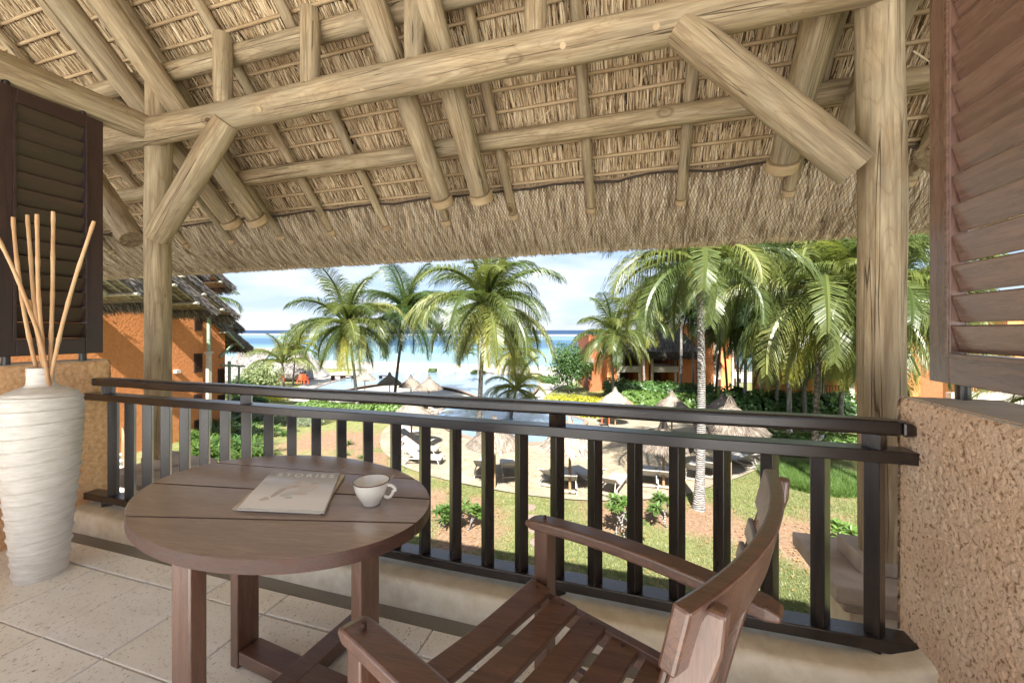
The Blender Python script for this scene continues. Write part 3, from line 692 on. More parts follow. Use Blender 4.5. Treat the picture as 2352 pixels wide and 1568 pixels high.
for k in range(4):
    a = th0 + k * math.pi / 2; d = Vector((math.cos(a), math.sin(a), 0)); rr_ = .31 if k != 1 else .36
    c = Cc + d * rr_
    MB().box((c.x, c.y, .338), (.045, .088, .67), a).obj('leg', M['teak_z'], tb, .006, 3)
for k in range(2):
    a = th0 + k * math.pi / 2
    MB().box((TX, TY, .047 - k * .001), (.61 - .046 + .001 + .05 * k, .086 - .001 * k, .05 + .004 * k), a).obj('cross_foot', M['teak_x'], tb, .004)
# magazines
def magazine(corners, z, th, name, label, cov, art=True):
    """corners: back-left, back-right, front-right, front-left at table level"""
    bl, br, fr_, flc = corners; c = (bl + br + fr_ + flc) / 4; ex = ((br - bl) + (fr_ - flc)) / 2; ey = ((bl - flc) + (br - fr_)) / 2
    w, h_ = ex.length, ey.length; a = math.atan2(ex.y, ex.x)
    t = thing(name, (c.x, c.y, z), label, 'magazine', None, a)
    eyl = Matrix.Rotation(-a, 3, 'Z') @ ey; shk = .85 * eyl.x / eyl.y; h_ = eyl.y
    def put(o):
        o.parent = t
        for v_ in o.data.vertices: v_.co.x += shk * (v_.co.y + (0 if 'title' not in o.name else h_ / 2 - .055))
        return o
    put(MB().bb(-w / 2 + .002, w / 2 - .002, -h_ / 2 + .002, h_ / 2 - .002, .0008, th - .0008).obj('pages', M['pages']))
    b = MB().bb(-w / 2, w / 2, -h_ / 2, h_ / 2, th - .0007, th).bb(-w / 2, w / 2, -h_ / 2, h_ / 2, 0, .0007).bb(-w / 2, -w / 2 + .0015, -h_ / 2, h_ / 2, .0007, th - .0007); put(b.obj('cover', cov))
    if art:
        fc = bpy.data.curves.new('title', 'FONT'); fc.body = 'STORIES'; fc.size = .047; fc.space_character = 1.45; fc.align_x = 'CENTER'; fc.extrude = .0001; fc.offset = .0006
        fo_ = bpy.data.objects.new('tmp', fc); link(fo_); bpy.context.view_layer.update()
        me = bpy.data.meshes.new_from_object(fo_.evaluated_get(bpy.context.evaluated_depsgraph_get())); bpy.data.objects.remove(fo_)
        me.materials.clear(); me.materials.append(M['white_print']); o = link(bpy.data.objects.new('title', me)); put(o); o.location = (.01, h_ / 2 - .055, th + .0003)
        rs = random.Random(4)
        def blob(cx, cy, a_, b_, r_, mt, nm_='printed_shape'):
            q = MB(); N = 18; vs_ = []
            for i in range(N):
                t_ = 2 * math.pi * i / N; x, y = a_ * math.cos(t_), b_ * math.sin(t_); vs_.append((cx + x * math.cos(r_) - y * math.sin(r_), cy + x * math.sin(r_) + y * math.cos(r_), th + .00025 + rs.random() * .0001))
            q.add(vs_, [tuple(range(N))]); put(q.obj(nm_, mt))
        for (cx, cy, a_, b_, r_, k) in ((-.05, -.04, .045, .011, 1.25, 0), (-.035, -.005, .035, .014, .9, 1), (-.01, -.05, .032, .017, .7, 2), (-.005, .015, .03, .010, .5, 0), (.0, .055, .022, .012, .2, 0), (.02, .02, .009, .05, .15, 1), (.04, -.02, .035, .012, .2, 2), (.035, .035, .02, .009, 1.0, 2), (.05, .02, .028, .014, .8, 1), (.065, .05, .016, .008, .4, 0), (.03, -.045, .032, .011, .1, 1), (.075, .01, .008, .03, -.3, 1), (-.085, -.10, .014, .010, .5, 1), (-.073, -.095, .011, .008, 1.8, 1), (-.082, -.088, .010, .007, .9, 1), (.0, -.08, .016, .009, .1, 2), (-.02, .045, .012, .006, .1, 2), (.055, .075, .010, .005, .7, 1), (.07, .07, .009, .005, -.5, 2), (-.03, .03, .016, .006, .4, 1)):
            blob(cx, cy, a_, b_, r_, M[('ink_a', 'ink_b', 'ink_c')[k]])
    return t
zt = .7215
def tz(u, v, z): return at(u, v, z=z)
mg = [tz(624, 1084, zt), tz(792, 1096, zt), tz(738, 1177, zt), tz(541, 1176, zt)]
magazine(mg, zt, .007, 'magazine', 'lower magazine peeking out askew under the cover reading STORIES', M['pages'], False)
mg = [tz(620, 1078, zt + .017), tz(776, 1088, zt + .017), tz(752, 1168, zt + .017), tz(552, 1169, zt + .017)]
magazine(mg, zt + .0072, .010, 'magazine', 'pale magazine titled STORIES lying on the round table', M['cover'], True)
# cup
cp = at(853, 1157, z=TZ); ct = thing('coffee_cup', (cp.x, cp.y, TZ + .001), 'cream cup with a thin dark rim on the round table', 'cup')
b = MB().lathe([(.0, .002), (.024, .002), (.026, 0), (.029, .001), (.030, .006), (.036, .016), (.048, .036), (.056, .058), (.0595, .078), (.0603, .080), (.0588, .081), (.0565, .077), (.052, .056), (.043, .034), (.03, .016), (0, .01)], (cp.x, cp.y, TZ + .001), 48); b.obj('bowl', M['porcelain'], ct)
MB().lathe([(.0600, .0782), (.0608, .0802), (.0595, .0818), (.0582, .0806)], (cp.x, cp.y, TZ + .001), 48).obj('rim_line', M['cup_rim'], ct)
MB().lathe([(.037, .027), (0.0001, .027)], (cp.x, cp.y, TZ + .001), 32).obj('coffee', M['coffee'], ct)
pts = []
for i in range(15):
    t_ = -1.25 + 2.55 * i / 14; pts.append(cp + Rt * (.051 + .031 * math.cos(t_ * 1.0) + (.004 if i > 7 else -.006)) + Fw * -.006 + Vector((0, 0, .046 + .024 * math.sin(t_))))
pts = [cp + Rt * .046 + Vector((0, 0, .028))] + pts[1:-1] + [cp + Rt * .056 + Vector((0, 0, .066))]
MB().tube(pts, [.0055] * len(pts), 10).obj('handle', M['porcelain'], ct)
sp0 = cp + Rt * .03 + Fw * .015 + Vector((0, 0, .055)); sp1 = at(906, 1091, t=(cp - CAM).dot(Fw) + .06)
b = MB().tube([sp0, sp0.lerp(sp1, .5), sp1], [.0022, .002, .0032], 8); q = sp0; b.lathe([(.0, -.004), (.012, 0), (0, .004)], q, 12); o = b.obj('teaspoon', M['steel']); tag(o, 'small steel teaspoon leaning in the cream cup', 'spoon')
# ---- armchair
Fv = Vector((-.91, .414, 0)).normalized(); Sv = Vector((Fv.y, -Fv.x, 0)); O = Vector((-.177, .933, 0)); U = Vector((0, 0, 1))
ch = thing('armchair', O, 'slatted teak armchair with curved backrest, turned toward the round table', 'chair')
def L3(x, y, z): return O + Sv * x + Fv * y + U * z
for s in (-1, 1):
    pts = []; ww = []; hh = []; sd_ = []; up = []
    for i in range(25):
        f = i / 24; y = .345 - .76 * f; z = .655 + .012 * math.sin(math.pi * f) - .02 * (1 - f) ** 3; x = s * (.335 + .006 * math.sin(math.pi * f))
        pts.append(L3(x, y, z)); e = min(1, i / 2.0 + .45) if i < 2 else (min(1, (24 - i) / 2.0 + .5) if i > 22 else 1)
        ww.append(.066 * (.75 + .25 * e)); hh.append(.036 * e); sd_.append(Sv); up.append(U)
    MB().sweep(pts, sd_, up, ww, hh, False).obj('armrest', M['teak_x'], ch, .009, 3)
    MB().box(L3(s * .335, .275, .317), (.052, .058, .634), math.atan2(Sv.y, Sv.x)).obj('front_leg', M['teak_z'], ch, .006, 3)
    pts = []; ww = []
    for i in range(21):
        z = .975 * i / 20; y = -.235 - .012 * z if z < .40 else -.268 - (z - .40) * .20 - .1 * (z - .4) ** 2
        pts.append(L3(s * .286 + .045 * max(0, z - .4) / .5, y, z)); ww.append(.048 if z < .93 else .048 - (z - .93) * .5)
    MB().sweep(pts, Fv, Sv, ww, .026, False).obj('back_leg', M['teak_z'], ch, .007, 3)
    MB().box(L3(s * .298, .01, .405), (.028, .49, .06), math.atan2(Sv.y, Sv.x)).obj('side_rail', M['teak_y'], ch, .004)
    MB().box(L3(s * .335, -.01, .20), (.024, .48, .035), math.atan2(Sv.y, Sv.x)).obj('side_stretcher', M['teak_y'], ch, .004)
MB().box(L3(0, .275, .405), (.60, .026, .055), math.atan2(Sv.y, Sv.x)).obj('front_rail', M['teak_x'], ch, .004)
MB().box(L3(0, -.235, .405), (.57, .026, .055), math.atan2(Sv.y, Sv.x)).obj('back_rail', M['teak_x'], ch, .004)
for i in range(5):
    y = .262 - .102 * i; z0 = .452 - .012 * i; pts = [L3(-.297 + .594 * k / 16, y, z0 - .016 * math.sin(math.pi * k / 16)) for k in range(17)]
    MB().sweep(pts, Fv, U, .082, .022).obj('seat_slat', M['teak_x'], ch, .004)
def backcurve(z, halfw, th, hgt, nmx, top=False):
    pts = []; sd_ = []; up = []; n = 24
    yb = -.262 - (z - .40) * .22 - .1 * (z - .4) ** 2 + .028; sh = .045
    tl = Vector((0, 0, 1)) - Fv * .22; tl.normalize()
    for i in range(n + 1):
        f = i / n * 2 - 1; y = yb - .048 * (1 - f * f) + .006; pts.append(L3(halfw * f + sh, y, z)); nn = (Fv - Sv * (.096 * f / halfw)).normalized(); sd_.append(nn); up.append(tl)
    MB().sweep(pts, sd_, up, th, hgt).obj(nmx, M['teak_x'], ch, .005, 2)
for s_ in (-1, 1):
    plug(L3(s_ * .335, .275, .6715), (0, 0, 1), .006, ch, M['teak_rim_shade_plug'])
    for i in range(5): plug(L3(s_ * .275, .262 - .102 * i, .460 - .012 * i), (0, 0, 1), .006, ch, M['teak_rim_shade_plug'])
backcurve(.935, .322, .026, .095, 'top_rail', True)
for z in (.845, .782, .719, .656, .593, .53): backcurve(z, .283, .012, .044, 'back_slat')

# ================================================================== GROUND, WATER
def smooth(a, b, x):
    t = max(0, min(1, (x - a) / (b - a))); return t * t * (3 - 2 * t)
def poly_from(px, z=None):
    return [gp(u, v) if z is None else at(u, v, z=z) for (u, v) in px]
def inside(x, y, P):
    c = False; n = len(P)
    for i in range(n):
        a, b = P[i], P[(i + 1) % n]
        if (a[1] > y) != (b[1] > y) and x < (b[0] - a[0]) * (y - a[1]) / (b[1] - a[1]) + a[0]: c = not c
    return c
deck_px = [(872, 1000), (874, 1034), (905, 1062), (950, 1083), (1025, 1104), (1137, 1126), (1212, 1139), (1300, 1148), (1384, 1152), (1485, 1149), (1580, 1138), (1640, 1116), (1700, 1097), (1754, 1071), (1790, 1045), (1770, 1010), (1700, 985), (1640, 965), (1560, 948), (1440, 925), (1330, 912), (1240, 905), (1130, 930), (1040, 930), (985, 937), (925, 960), (890, 978)]
deck = [(p.x, p.y) for p in poly_from(deck_px)]
pool_px = [(1003, 955), (1040, 940), (1110, 936), (1180, 940), (1235, 950), (1290, 962), (1330, 972), (1352, 980), (1330, 992), (1300, 1003), (1275, 1020), (1240, 1022), (1180, 1022), (1120, 1018), (1060, 1005), (1020, 985), (1000, 968)]
pool = [(p.x, p.y) for p in poly_from(pool_px)]
far_px = [(700, 903), (740, 890), (800, 872), (845, 862), (930, 858), (1060, 860), (1180, 866), (1240, 872), (1235, 905), (1190, 925), (1120, 925), (1085, 911), (1040, 898), (960, 888), (890, 885), (830, 893), (760, 905)]
far = [(p.x, p.y) for p in poly_from(far_px)]
promen_px = [(640, 915), (700, 880), (730, 862), (800, 850), (1300, 846), (1330, 880), (1280, 890), (1260, 905), (1230, 925), (1120, 936), (1060, 930), (960, 925), (850, 925), (760, 925), (690, 925)]
promen = [(p.x, p.y) for p in poly_from(promen_px)]
bare_sp = [(gp(1080, 1180), 1.1), (gp(1050, 1230), 1.3), (gp(960, 1160), 1.2), (gp(1480, 1175), 1.1), (gp(1620, 1190), 1.4), (gp(1690, 1215), 1.2), (gp(760, 1010), 2.6), (gp(850, 1010), 2.4), (gp(820, 1060), 1.8), (gp(1850, 1250), 1.6), (gp(900, 1120), 1.3), (gp(1400, 1190), 1.0), (gp(980, 1290), .9)]
def bare(x, y):
    q = 0
    for p, r in bare_sp:
        d = math.hypot(x - p.x, (y - p.y) * .85) / r; q = max(q, 1 - smooth(.5, 1.35, d + .6 * noise.noise(Vector((x * .9, y * .9, 0)))))
    n = noise.noise(Vector((x * .35, y * .35, 5))) + .5 * noise.noise(Vector((x * 1.4, y * 1.4, 2)))
    return max(0, min(1, max(q, smooth(.28, .6, n) * .55)))
nx, ny = 230, 230; X = np.linspace(-48, 40, nx); Yy = np.linspace(2.5, 90, ny); V = []; bt = []
for y in Yy:
    for x in X:
        V.append((x, y, gz(x, y) + .03 * noise.noise(Vector((x * .4, y * .4, 0))) * (1 if y < 40 else 0) - .02)); bt.append(bare(x, y) if y < 45 else 0)
F = [(j * nx + i, j * nx + i + 1, (j + 1) * nx + i + 1, (j + 1) * nx + i) for j in range(ny - 1) for i in range(nx - 1)]
g = tris_obj('lawn', V, F, M['lawn']); tag(g, kind='structure')
a = g.data.attributes.new('bare', 'FLOAT', 'POINT'); a.data.foreach_set('value', np.array(bt, np.float32))
b = MB(); ys = [-200, 2.6]; 
b.add([(-400, -300, -5.03), (400, -300, -5.03), (400, 2.6, -5.03), (-400, 2.6, -5.03)], [(0, 1, 2, 3)])
for sx0, sx1 in ((-400, -47.9), (39.9, 400)):
    yy = [2.6, 17, 42, 78, 110]; o_ = [(sx0, y, gz(0, y) - .03) for y in yy] + [(sx1, y, gz(0, y) - .03) for y in yy]
    b.add(o_, [(i, i + 5, i + 6, i + 1) for i in range(4)])
o = b.obj('ground', M['lawn']); tag(o, kind='structure')
b = MB().add([(-30000, 84, -6.6), (30000, 84, -6.6), (30000, 30000, -6.6), (-30000, 30000, -6.6)], [(0, 1, 2, 3)])
o = b.obj('sea', M['sea']); tag(o, kind='structure')
def sheet(name, P, dz, mat, fine=.0):
    b = MB(); c = Vector((sum(p[0] for p in P) / len(P), sum(p[1] for p in P) / len(P), 0))
    bmx = bmesh.new(); vs = [bmx.verts.new((p[0], p[1], gz(*p) + dz)) for p in P]; f = bmx.faces.new(vs)
    if f.normal.z < 0: f.normal_flip()
    bmesh.ops.triangulate(bmx, faces=bmx.faces[:])
    for _ in range(3): bmesh.ops.subdivide_edges(bmx, edges=bmx.edges[:], cuts=1, use_grid_fill=True)
    for v_ in bmx.verts: v_.co.z = gz(v_.co.x, v_.co.y) + dz
    bmesh.ops.recalc_face_normals(bmx, faces=bmx.faces[:])
    me = bpy.data.meshes.new(name); bmx.to_mesh(me); bmx.free()
    if me.polygons[0].normal.z < 0: me.flip_normals()
    me.materials.append(mat); return link(bpy.data.objects.new(name, me))
def flat_sheet(name, P, z, mat):
    b = MB(); n = len(P); area = sum(P[i][0] * P[(i + 1) % n][1] - P[(i + 1) % n][0] * P[i][1] for i in range(n))
    if area < 0: P = P[::-1]
    b.add([(p[0], p[1], z) for p in P], [tuple(range(n))]); return b.obj(name, mat)
def rnd_poly(P, k=3):
    for _ in range(k):
        Q = []
        for i in range(len(P)):
            a, b_ = P[i], P[(i + 1) % len(P)]; Q += [(a[0] * .75 + b_[0] * .25, a[1] * .75 + b_[1] * .25), (a[0] * .25 + b_[0] * .75, a[1] * .25 + b_[1] * .75)]
        P = Q
    return P
deck = rnd_poly(deck, 2); pool = rnd_poly(pool, 2); far = rnd_poly(far, 2); promen = rnd_poly(promen, 1)
o = sheet('beach_sand', [(-400, 62), (-400, 88), (400, 88), (400, 62)], .03, M['sand']); tag(o, kind='structure')
o = sheet('promenade', promen, .045, M['sand']); tag(o, kind='structure')
dk = sheet('pool_deck', deck, .04, M['deck_bed']); tag(dk, kind='structure')
zpool = min(gz(*p) for p in pool) + .10; zpool = gz(*pool[0]) if False else -5.13
py_ = sorted(p[1] for p in pool)
o = flat_sheet('pool_water', pool, gz(0, py_[0]) + .085, M['pool']); tag(o, kind='structure')
o = flat_sheet('lagoon_pool', far, gz(0, min(p[1] for p in far)) + .10, M['pool']); tag(o, kind='structure')
def ring(name, P, z, w, h, mat):
    b = MB(); n = len(P)
    pts = [Vector((p[0], p[1], max(z, gz(*p) + .05))) for p in P]; sd_ = []
    for i in range(n):
        d = pts[(i + 1) % n] - pts[i - 1]; d.z = 0; d.normalize(); sd_.append(Vector((d.y, -d.x, 0)))
    b.sweep(pts + [pts[0]], sd_ + [sd_[0]], Vector((0, 0, 1)), w, h); return b.obj(name, mat)
o = ring('pool_coping', pool, gz(0, py_[0]) + .10, .3, .10, M['coping']); tag(o, kind='structure')
o = ring('lagoon_coping', far, gz(0, min(p[1] for p in far)) + .11, .3, .10, M['coping']); tag(o, kind='structure')
# paving slabs one by one where they show
ps = .92; pm = {}
bmx = bmesh.new(); bmesh.ops.create_cube(bmx, size=1)
for v_ in bmx.verts: v_.co = Vector((v_.co.x * (ps - .018), v_.co.y * (ps * .66 - .018), v_.co.z * .03))
me = bpy.data.meshes.new('paving_slab'); bmx.to_mesh(me); bmx.free(); me.materials.append(M['deck'])
ca, sa = math.cos(R(38)), math.sin(R(38)); cand = []
for i in range(-60, 60):
    for j in range(-60, 90):
        lx, ly = (i + .5 * (j % 2)) * ps, j * ps * .66; x, y = lx * ca - ly * sa, 16 + lx * sa + ly * ca
        if all(inside(x + dx_ * .62 * ca, y + dy_ * .5, deck) for dx_ in (-1, 1) for dy_ in (-1, 1)) and not inside(x, y, pool): cand.append((math.hypot(x, y), x, y))
cand.sort()
for k_, (d, x, y) in enumerate(cand[:290]):
    o = bpy.data.objects.new('paving_slab', me); link(o); sl = math.atan((gz(x, y + .5) - gz(x, y - .5)))
    o.location = (x, y, gz(x, y) + .045); o.rotation_euler = (sl, 0, 0); o.rotation_euler = (Matrix.Rotation(sl, 3, 'X') @ Matrix.Rotation(R(38), 3, 'Z')).to_euler(); o.parent = dk
# stepping stones in the lawn
for i, (u, v) in enumerate(((1215, 1165), (1222, 1190), (1228, 1215), (1236, 1245))):
    p = gp(u, v); b = MB(); N = 10; top = [(p.x + (.26 + .06 * noise.noise(Vector((i, k, 0)))) * math.cos(k * .628), p.y + .26 * math.sin(k * .628), p.z + .02) for k in range(N)]
    b.add(top + [(q[0], q[1], q[2] - .06) for q in top], [tuple(range(N))] + [(k, k + N, (k + 1) % N + N, (k + 1) % N) for k in range(N)])
    o = b.obj('stepping_stone', M['coping']); tag(o, 'grey stepping stone sunk in the lawn, number %s from the pool deck' % ('one', 'two', 'three', 'four')[i] if False else ('flat grey stepping stone closest to the pool deck edge', 'flat grey stepping stone just short of the deck-side one', 'flat grey stepping stone in the lawn, third away from the deck', 'flat grey stepping stone in the lawn, nearest to the balcony')[i], 'stepping stone', 'stepping stones across the lawn')
# grass blades
def blades(name, n, samp, hmin, hmax, w, mat, lean=.5):
    Vv = np.zeros((n, 3, 3)); k = 0; tries = 0
    while k < n and tries < n * 6:
        tries += 1; x, y = samp()
        if inside(x, y, deck) or random.random() < bare(x, y) * .93: continue
        z = gz(x, y) - .02; a = random.uniform(0, 6.28); h_ = random.uniform(hmin, hmax); l_ = random.uniform(.1, lean) * h_; a2 = random.uniform(0, 6.28)
        Vv[k] = [(x - w * math.cos(a), y - w * math.sin(a), z), (x + w * math.cos(a), y + w * math.sin(a), z), (x + l_ * math.cos(a2), y + l_ * math.sin(a2), z + h_)]; k += 1
    Vv = Vv[:k].reshape(-1, 3); return tris_obj(name, Vv, np.arange(len(Vv)).reshape(-1, 3), mat)
def samp_near():
    t = 8.5 + 14 * random.random() ** 1.6; a = random.uniform(-.45, .98); p = CAM + Fw * t + Rt * a * t; return p.x, p.y
o = blades('lawn_grass', 120000, samp_near, .04, .10, .008, M['grass'], .9); tag(o, 'short patchy lawn grass below the balcony', 'grass', kind='stuff')
n_ = 1500; Vl = []; k_ = 0
while k_ < n_:
    x, y = samp_near()
    if inside(x, y, pool): continue
    if random.random() > .25 + bare(x, y): continue
    a = random.uniform(0, 6.28); l_ = random.uniform(.03, .08); z = gz(x, y) + (.07 if inside(x, y, deck) else .03); c_, s2 = math.cos(a) * l_, math.sin(a) * l_
    Vl += [(x - c_, y - s2, z), (x + s2 * .35, y - c_ * .35, z + .012), (x + c_, y + s2, z + .004), (x - s2 * .35, y + c_ * .35, z + .012)]; k_ += 1
o = tris_obj('fallen_leaves', Vl, np.arange(len(Vl)).reshape(-1, 4), M['dead']); tag(o, 'scattered dry brown leaves on the soil and lawn', 'leaf litter', kind='stuff')
c1 = gp(1840, 1100)
def samp_tuft():
    a = random.uniform(0, 6.28); r_ = random.random() ** .5; return c1.x + 1.9 * r_ * math.cos(a) + .4, c1.y + 2.0 * r_ * math.sin(a)
o = blades('tall_grass', 26000, samp_tuft, .2, .5, .012, M['leaf_mid'], .9); tag(o, 'bright green mound of long soft grass beside the deck', 'grass', kind='stuff')
# ================================================================== PLANTS
def frond_mesh(name, L, e0, droop, seed, mat, npair=62, lw=.036, ll=.95, hang=.55):
    rs = random.Random(seed); b = MB(); n = 22; pts = []; e = e0; p = Vector((0, 0, 0)); dirs = []; side_c = rs.uniform(-.25, .25); az = 0
    for i in range(n + 1):
        pts.append(p.copy()); d = Vector((math.cos(e) * math.cos(az), math.cos(e) * math.sin(az), math.sin(e))); dirs.append(d)
        p = p + d * (L / n); e -= droop / n * (.5 + 1.1 * i / n); az += side_c / n
        e = max(e, -1.45)
    b.tube(pts, [.032 * (1 - .85 * i / n) + .004 for i in range(n + 1)], 4, True, False)
    for k in range(npair):
        f = .14 + .86 * (k + .5) / npair; i = min(n - 1, int(f * n)); q = pts[i].lerp(pts[i + 1], f * n - i); d = dirs[i]
        s0 = d.cross(Vector((0, 0, 1))); s0 = s0.normalized() if s0.length > .05 else Vector((0, 1, 0)); u0 = s0.cross(d).normalized()
        prof = math.sin(math.pi * min(1, (f - .05) * .93 + .07) ** .8) ** .55; l_ = ll * (.35 + .65 * prof) * rs.uniform(.88, 1.06)
        if f > .9: l_ *= .7
        for sg in (-1, 1):
            if rs.random() < .03: continue
            fw = .42 + .75 * f + rs.uniform(-.1, .1)
            dd = (s0 * sg + d * fw + u0 * rs.uniform(.0, .35)).normalized()
            g_ = Vector((0, 0, -1)); m1 = q + dd * l_ * .42; d2 = (dd + g_ * hang * rs.uniform(.7, 1.3)).normalized(); m2 = m1 + d2 * l_ * .33; d3 = (d2 + g_ * hang * 1.5).normalized(); m3 = m2 + d3 * l_ * .28
            wv = d.cross(dd).cross(dd).normalized(); wv = d * .8 + wv * .2; wv.normalize(); w = lw * rs.uniform(.8, 1.1)
            b.add([q - wv * w * .4, q + wv * w * .4, m1 + wv * w * .5, m1 - wv * w * .5, m2 + wv * w * .36, m2 - wv * w * .36, m3], [(0, 1, 2, 3), (3, 2, 4, 5), (5, 4, 6)])
    return b.mesh(name, mat)
FR = {}
def fronds(kind):
    if kind in FR: return FR[kind]
    mt = {'g': M['frond'], 'd': M['frond_dark'], 'y': M['frond_yellow']}[kind]; FR[kind] = {}
    for ei, e in enumerate((80, 52, 22, -10, -46)):
        FR[kind][ei] = [frond_mesh('frond', 1.0, R(e), (R(45), R(88), R(92), R(72), R(38))[ei] * (1, 1.2)[v_], 31 * ei + v_ + len(FR) * 7, mt, 82, .0105, .33, .45 + .16 * ei) for v_ in (0, 1)]
    return FR[kind]
def palm(u0, t, uc, vc, Rf, n, seed, label, kind='g', coco=6, tr=.14, trunk='trunk', group='coconut palms round the pools', elev=None, name='palm_tree', base_t=None):
    n = int(n * 1.5); Rf *= 1.07; rs = random.Random(seed); bp = gp(u0, t=t); cpnt = at(uc, vc, t=t + rs.uniform(-.3, .3))
    rt = thing(name, bp, label, 'palm tree', group)
    H = cpnt.z - bp.z; pts = []; N = 14
    for i in range(N + 1):
        f = i / N; q = bp.lerp(cpnt, f); sw = (f - f * f) * H * .10 * rs.choice((1,)); q += Rt * sw * (1 if (uc < u0) else -1) * .5; pts.append(q)
    pts[0].z -= .2
    rad = [tr * (1.45 if i == 0 else 1.12 if i == 1 else 1 - .35 * i / N) * (1 + .03 * math.sin(i * 5)) for i in range(N + 1)]
    MB().tube(pts, rad, 14).obj('trunk', M[trunk], rt)
    dsh = MB().lathe([(0.02, -.25), (tr * .8, -.22), (tr * 1.1, 0), (tr * .9, .25), (.03, .5)], cpnt, 10).obj('crown_shaft', M['frond_dark'] if False else M['dead'], rt)
    fm = fronds(kind); ga = 2.399
    order = [0] * max(1, n // 7) + [1] * (n // 5) + [2] * (n // 4) + [3] * (n // 4)
    order += [4] * (n - len(order))
    for i, e in enumerate(order):
        if elev and e not in elev: continue
        mk = kind
        if e == 4 and kind == 'g' and rs.random() < .5: mk = 'y'
        me = fronds(mk)[e][rs.randrange(2)]
        a = ga * i + rs.uniform(-.3, .3); sc = Rf * (1, 1, 1.02, .98, .9)[e] * rs.uniform(.88, 1.08)
        mm = Matrix.Translation(cpnt + Vector((math.cos(a) * .09, math.sin(a) * .09, .12 - .06 * e))) @ Matrix.Rotation(a, 4, 'Z') @ Matrix.Rotation(rs.uniform(-.25, .25), 4, 'X') @ Matrix.Diagonal((sc, sc, sc, 1))
        o = bpy.data.objects.new('frond', me); link(o); o.matrix_world = mm; attach(o, rt)
    for i in range(coco):
        a = rs.uniform(0, 6.28); q = cpnt + Vector((math.cos(a) * .28, math.sin(a) * .28, -.18 - rs.random() * .3)); r_ = .11
        if coco_me[0] is None: coco_me[0] = MB().lathe([(0, -1.15), (.6, -.85), (.95, -.2), (.9, .45), (.5, .95), (0, 1.15)], (0, 0, 0), 8).mesh('coconut', M['coconut'])
        o = bpy.data.objects.new('coconut', coco_me[0]); link(o); o.matrix_world = Matrix.Translation(q) @ Matrix.Diagonal((r_, r_, r_, 1)); attach(o, rt)
    return rt
coco_me = [None]
palm(822, 32, 798, 745, 4.4, 26, 1, 'tall coconut palm with green nuts, left one of the tall palms by the pool', 'g', 7)
palm(905, 37, 933, 715, 4.9, 22, 2, 'darker leaning palm standing just behind the left tall palm', 'd', 3, .15, 'trunk_dark')
palm(1101, 24, 1118, 693, 4.7, 26, 3, 'big yellow-green coconut palm rising in the middle of the view', 'g', 10, .16, 'trunk_dark')
palm(1694, 34, 1690, 745, 3.8, 22, 27, 'low dark palm covering the white bay of the orange house', 'd', 3, .12)
palm(1592, 42, 1586, 705, 4.2, 20, 28, 'dark palm right behind the pale thick trunk, before the thatched roof', 'd', 3, .13)
palm(1480, 41, 1470, 720, 3.9, 22, 29, 'palm over the left balcony of the orange house', 'g', 3, .12)
palm(1785, 28, 1790, 790, 3.6, 22, 30, 'short palm spreading before the yellow-walled terrace house', 'd', 3, .12)
palm(1712, 29, 1722, 655, 4.8, 26, 24, 'broad palm in the grove directly right of the nearest thick trunk', 'g', 5, .13)
palm(1850, 27, 1850, 770, 4.2, 24, 25, 'lower palm under the hanging fronds of the right grove', 'd', 3, .13)
palm(1975, 21, 1995, 735, 4.2, 22, 26, 'palm with its crown just behind the right log post, low', 'g', 3, .12)
palm(1410, 36, 1410, 768, 4.0, 24, 4, 'mid-height palm in front of the two-storey orange house', 'g', 5, .13)
palm(1605, 14, 1603, 600, 3.6, 20, 5, 'nearest tall palm with a thick pale ringed trunk right of centre', 'g', 6, .165, elev=(0, 1, 2, 3))
palm(1870, 16.3, 1895, 668, 4.7, 28, 6, 'palm at the right with long fronds hanging beside the right post', 'g', 8, .13, 'trunk_dark')
palm(1562, 40, 1560, 640, 4.6, 20, 7, 'slim pale-trunked palm behind the nearest tall palm', 'd', 3, .15)
palm(1642, 38, 1662, 742, 3.0, 14, 8, 'short palm with orange nuts whose trunk crosses another before the house', 'd', 6, .12, 'trunk_dark')
palm(1672, 39, 1650, 690, 3.6, 16, 9, 'dark thin palm crossing the trunk of the palm with orange nuts', 'd', 2, .12, 'trunk_dark')
palm(1748, 30, 1760, 700, 4.3, 24, 10, 'dense palm in the grove between the house and the right post', 'g', 4, .13)
palm(1812, 24, 1800, 585, 4.6, 26, 11, 'tallest dark green palm of the right grove, crown against the eave', 'd', 3, .14)
palm(1930, 26, 1960, 600, 4.6, 24, 12, 'dark palm partly hidden by the right log post', 'd', 3, .14)
palm(1700, 46, 1700, 600, 5.0, 22, 13, 'tall palm far back in the right grove with its crown under the eave', 'g', 3, .15)
palm(1163, 36, 1186, 806, 2.9, 18, 14, 'small yellowish palm right of the middle one, over the pool', 'y', 6, .10)
palm(1172, 29, 1186, 892, 2.4, 16, 15, 'low bushy yellow-green palm at the pool edge', 'y', 0, .13, elev=(0, 1, 2, 3))
palm(1098, 60, 1096, 776, 2.8, 14, 16, 'thin yellow palm by the beach behind the middle palm', 'y', 0, .12)
palm(1078, 52, 1073, 812, 1.7, 14, 17, 'tiny fan-shaped palm on the round island in the lagoon pool', 'g', 0, .05, elev=(0, 1, 2))
palm(650, 50, 648, 832, 4.2, 18, 18, 'low trunkless palm before the thatched restaurant', 'g', 0, .2, elev=(0, 1, 2))
palm(673, 52, 682, 792, 2.9, 16, 19, 'slender palm standing at the corner of the restaurant', 'y', 2, .11)
palm(455, 62, 478, 690, 4.6, 18, 20, 'palm peeking out behind the grey thatched roofs at the left', 'd', 0, .15)
palm(2032, 15, 2045, 690, 3.6, 20, 21, 'palm hidden behind the right post with fronds showing at its right', 'g', 0, .12)
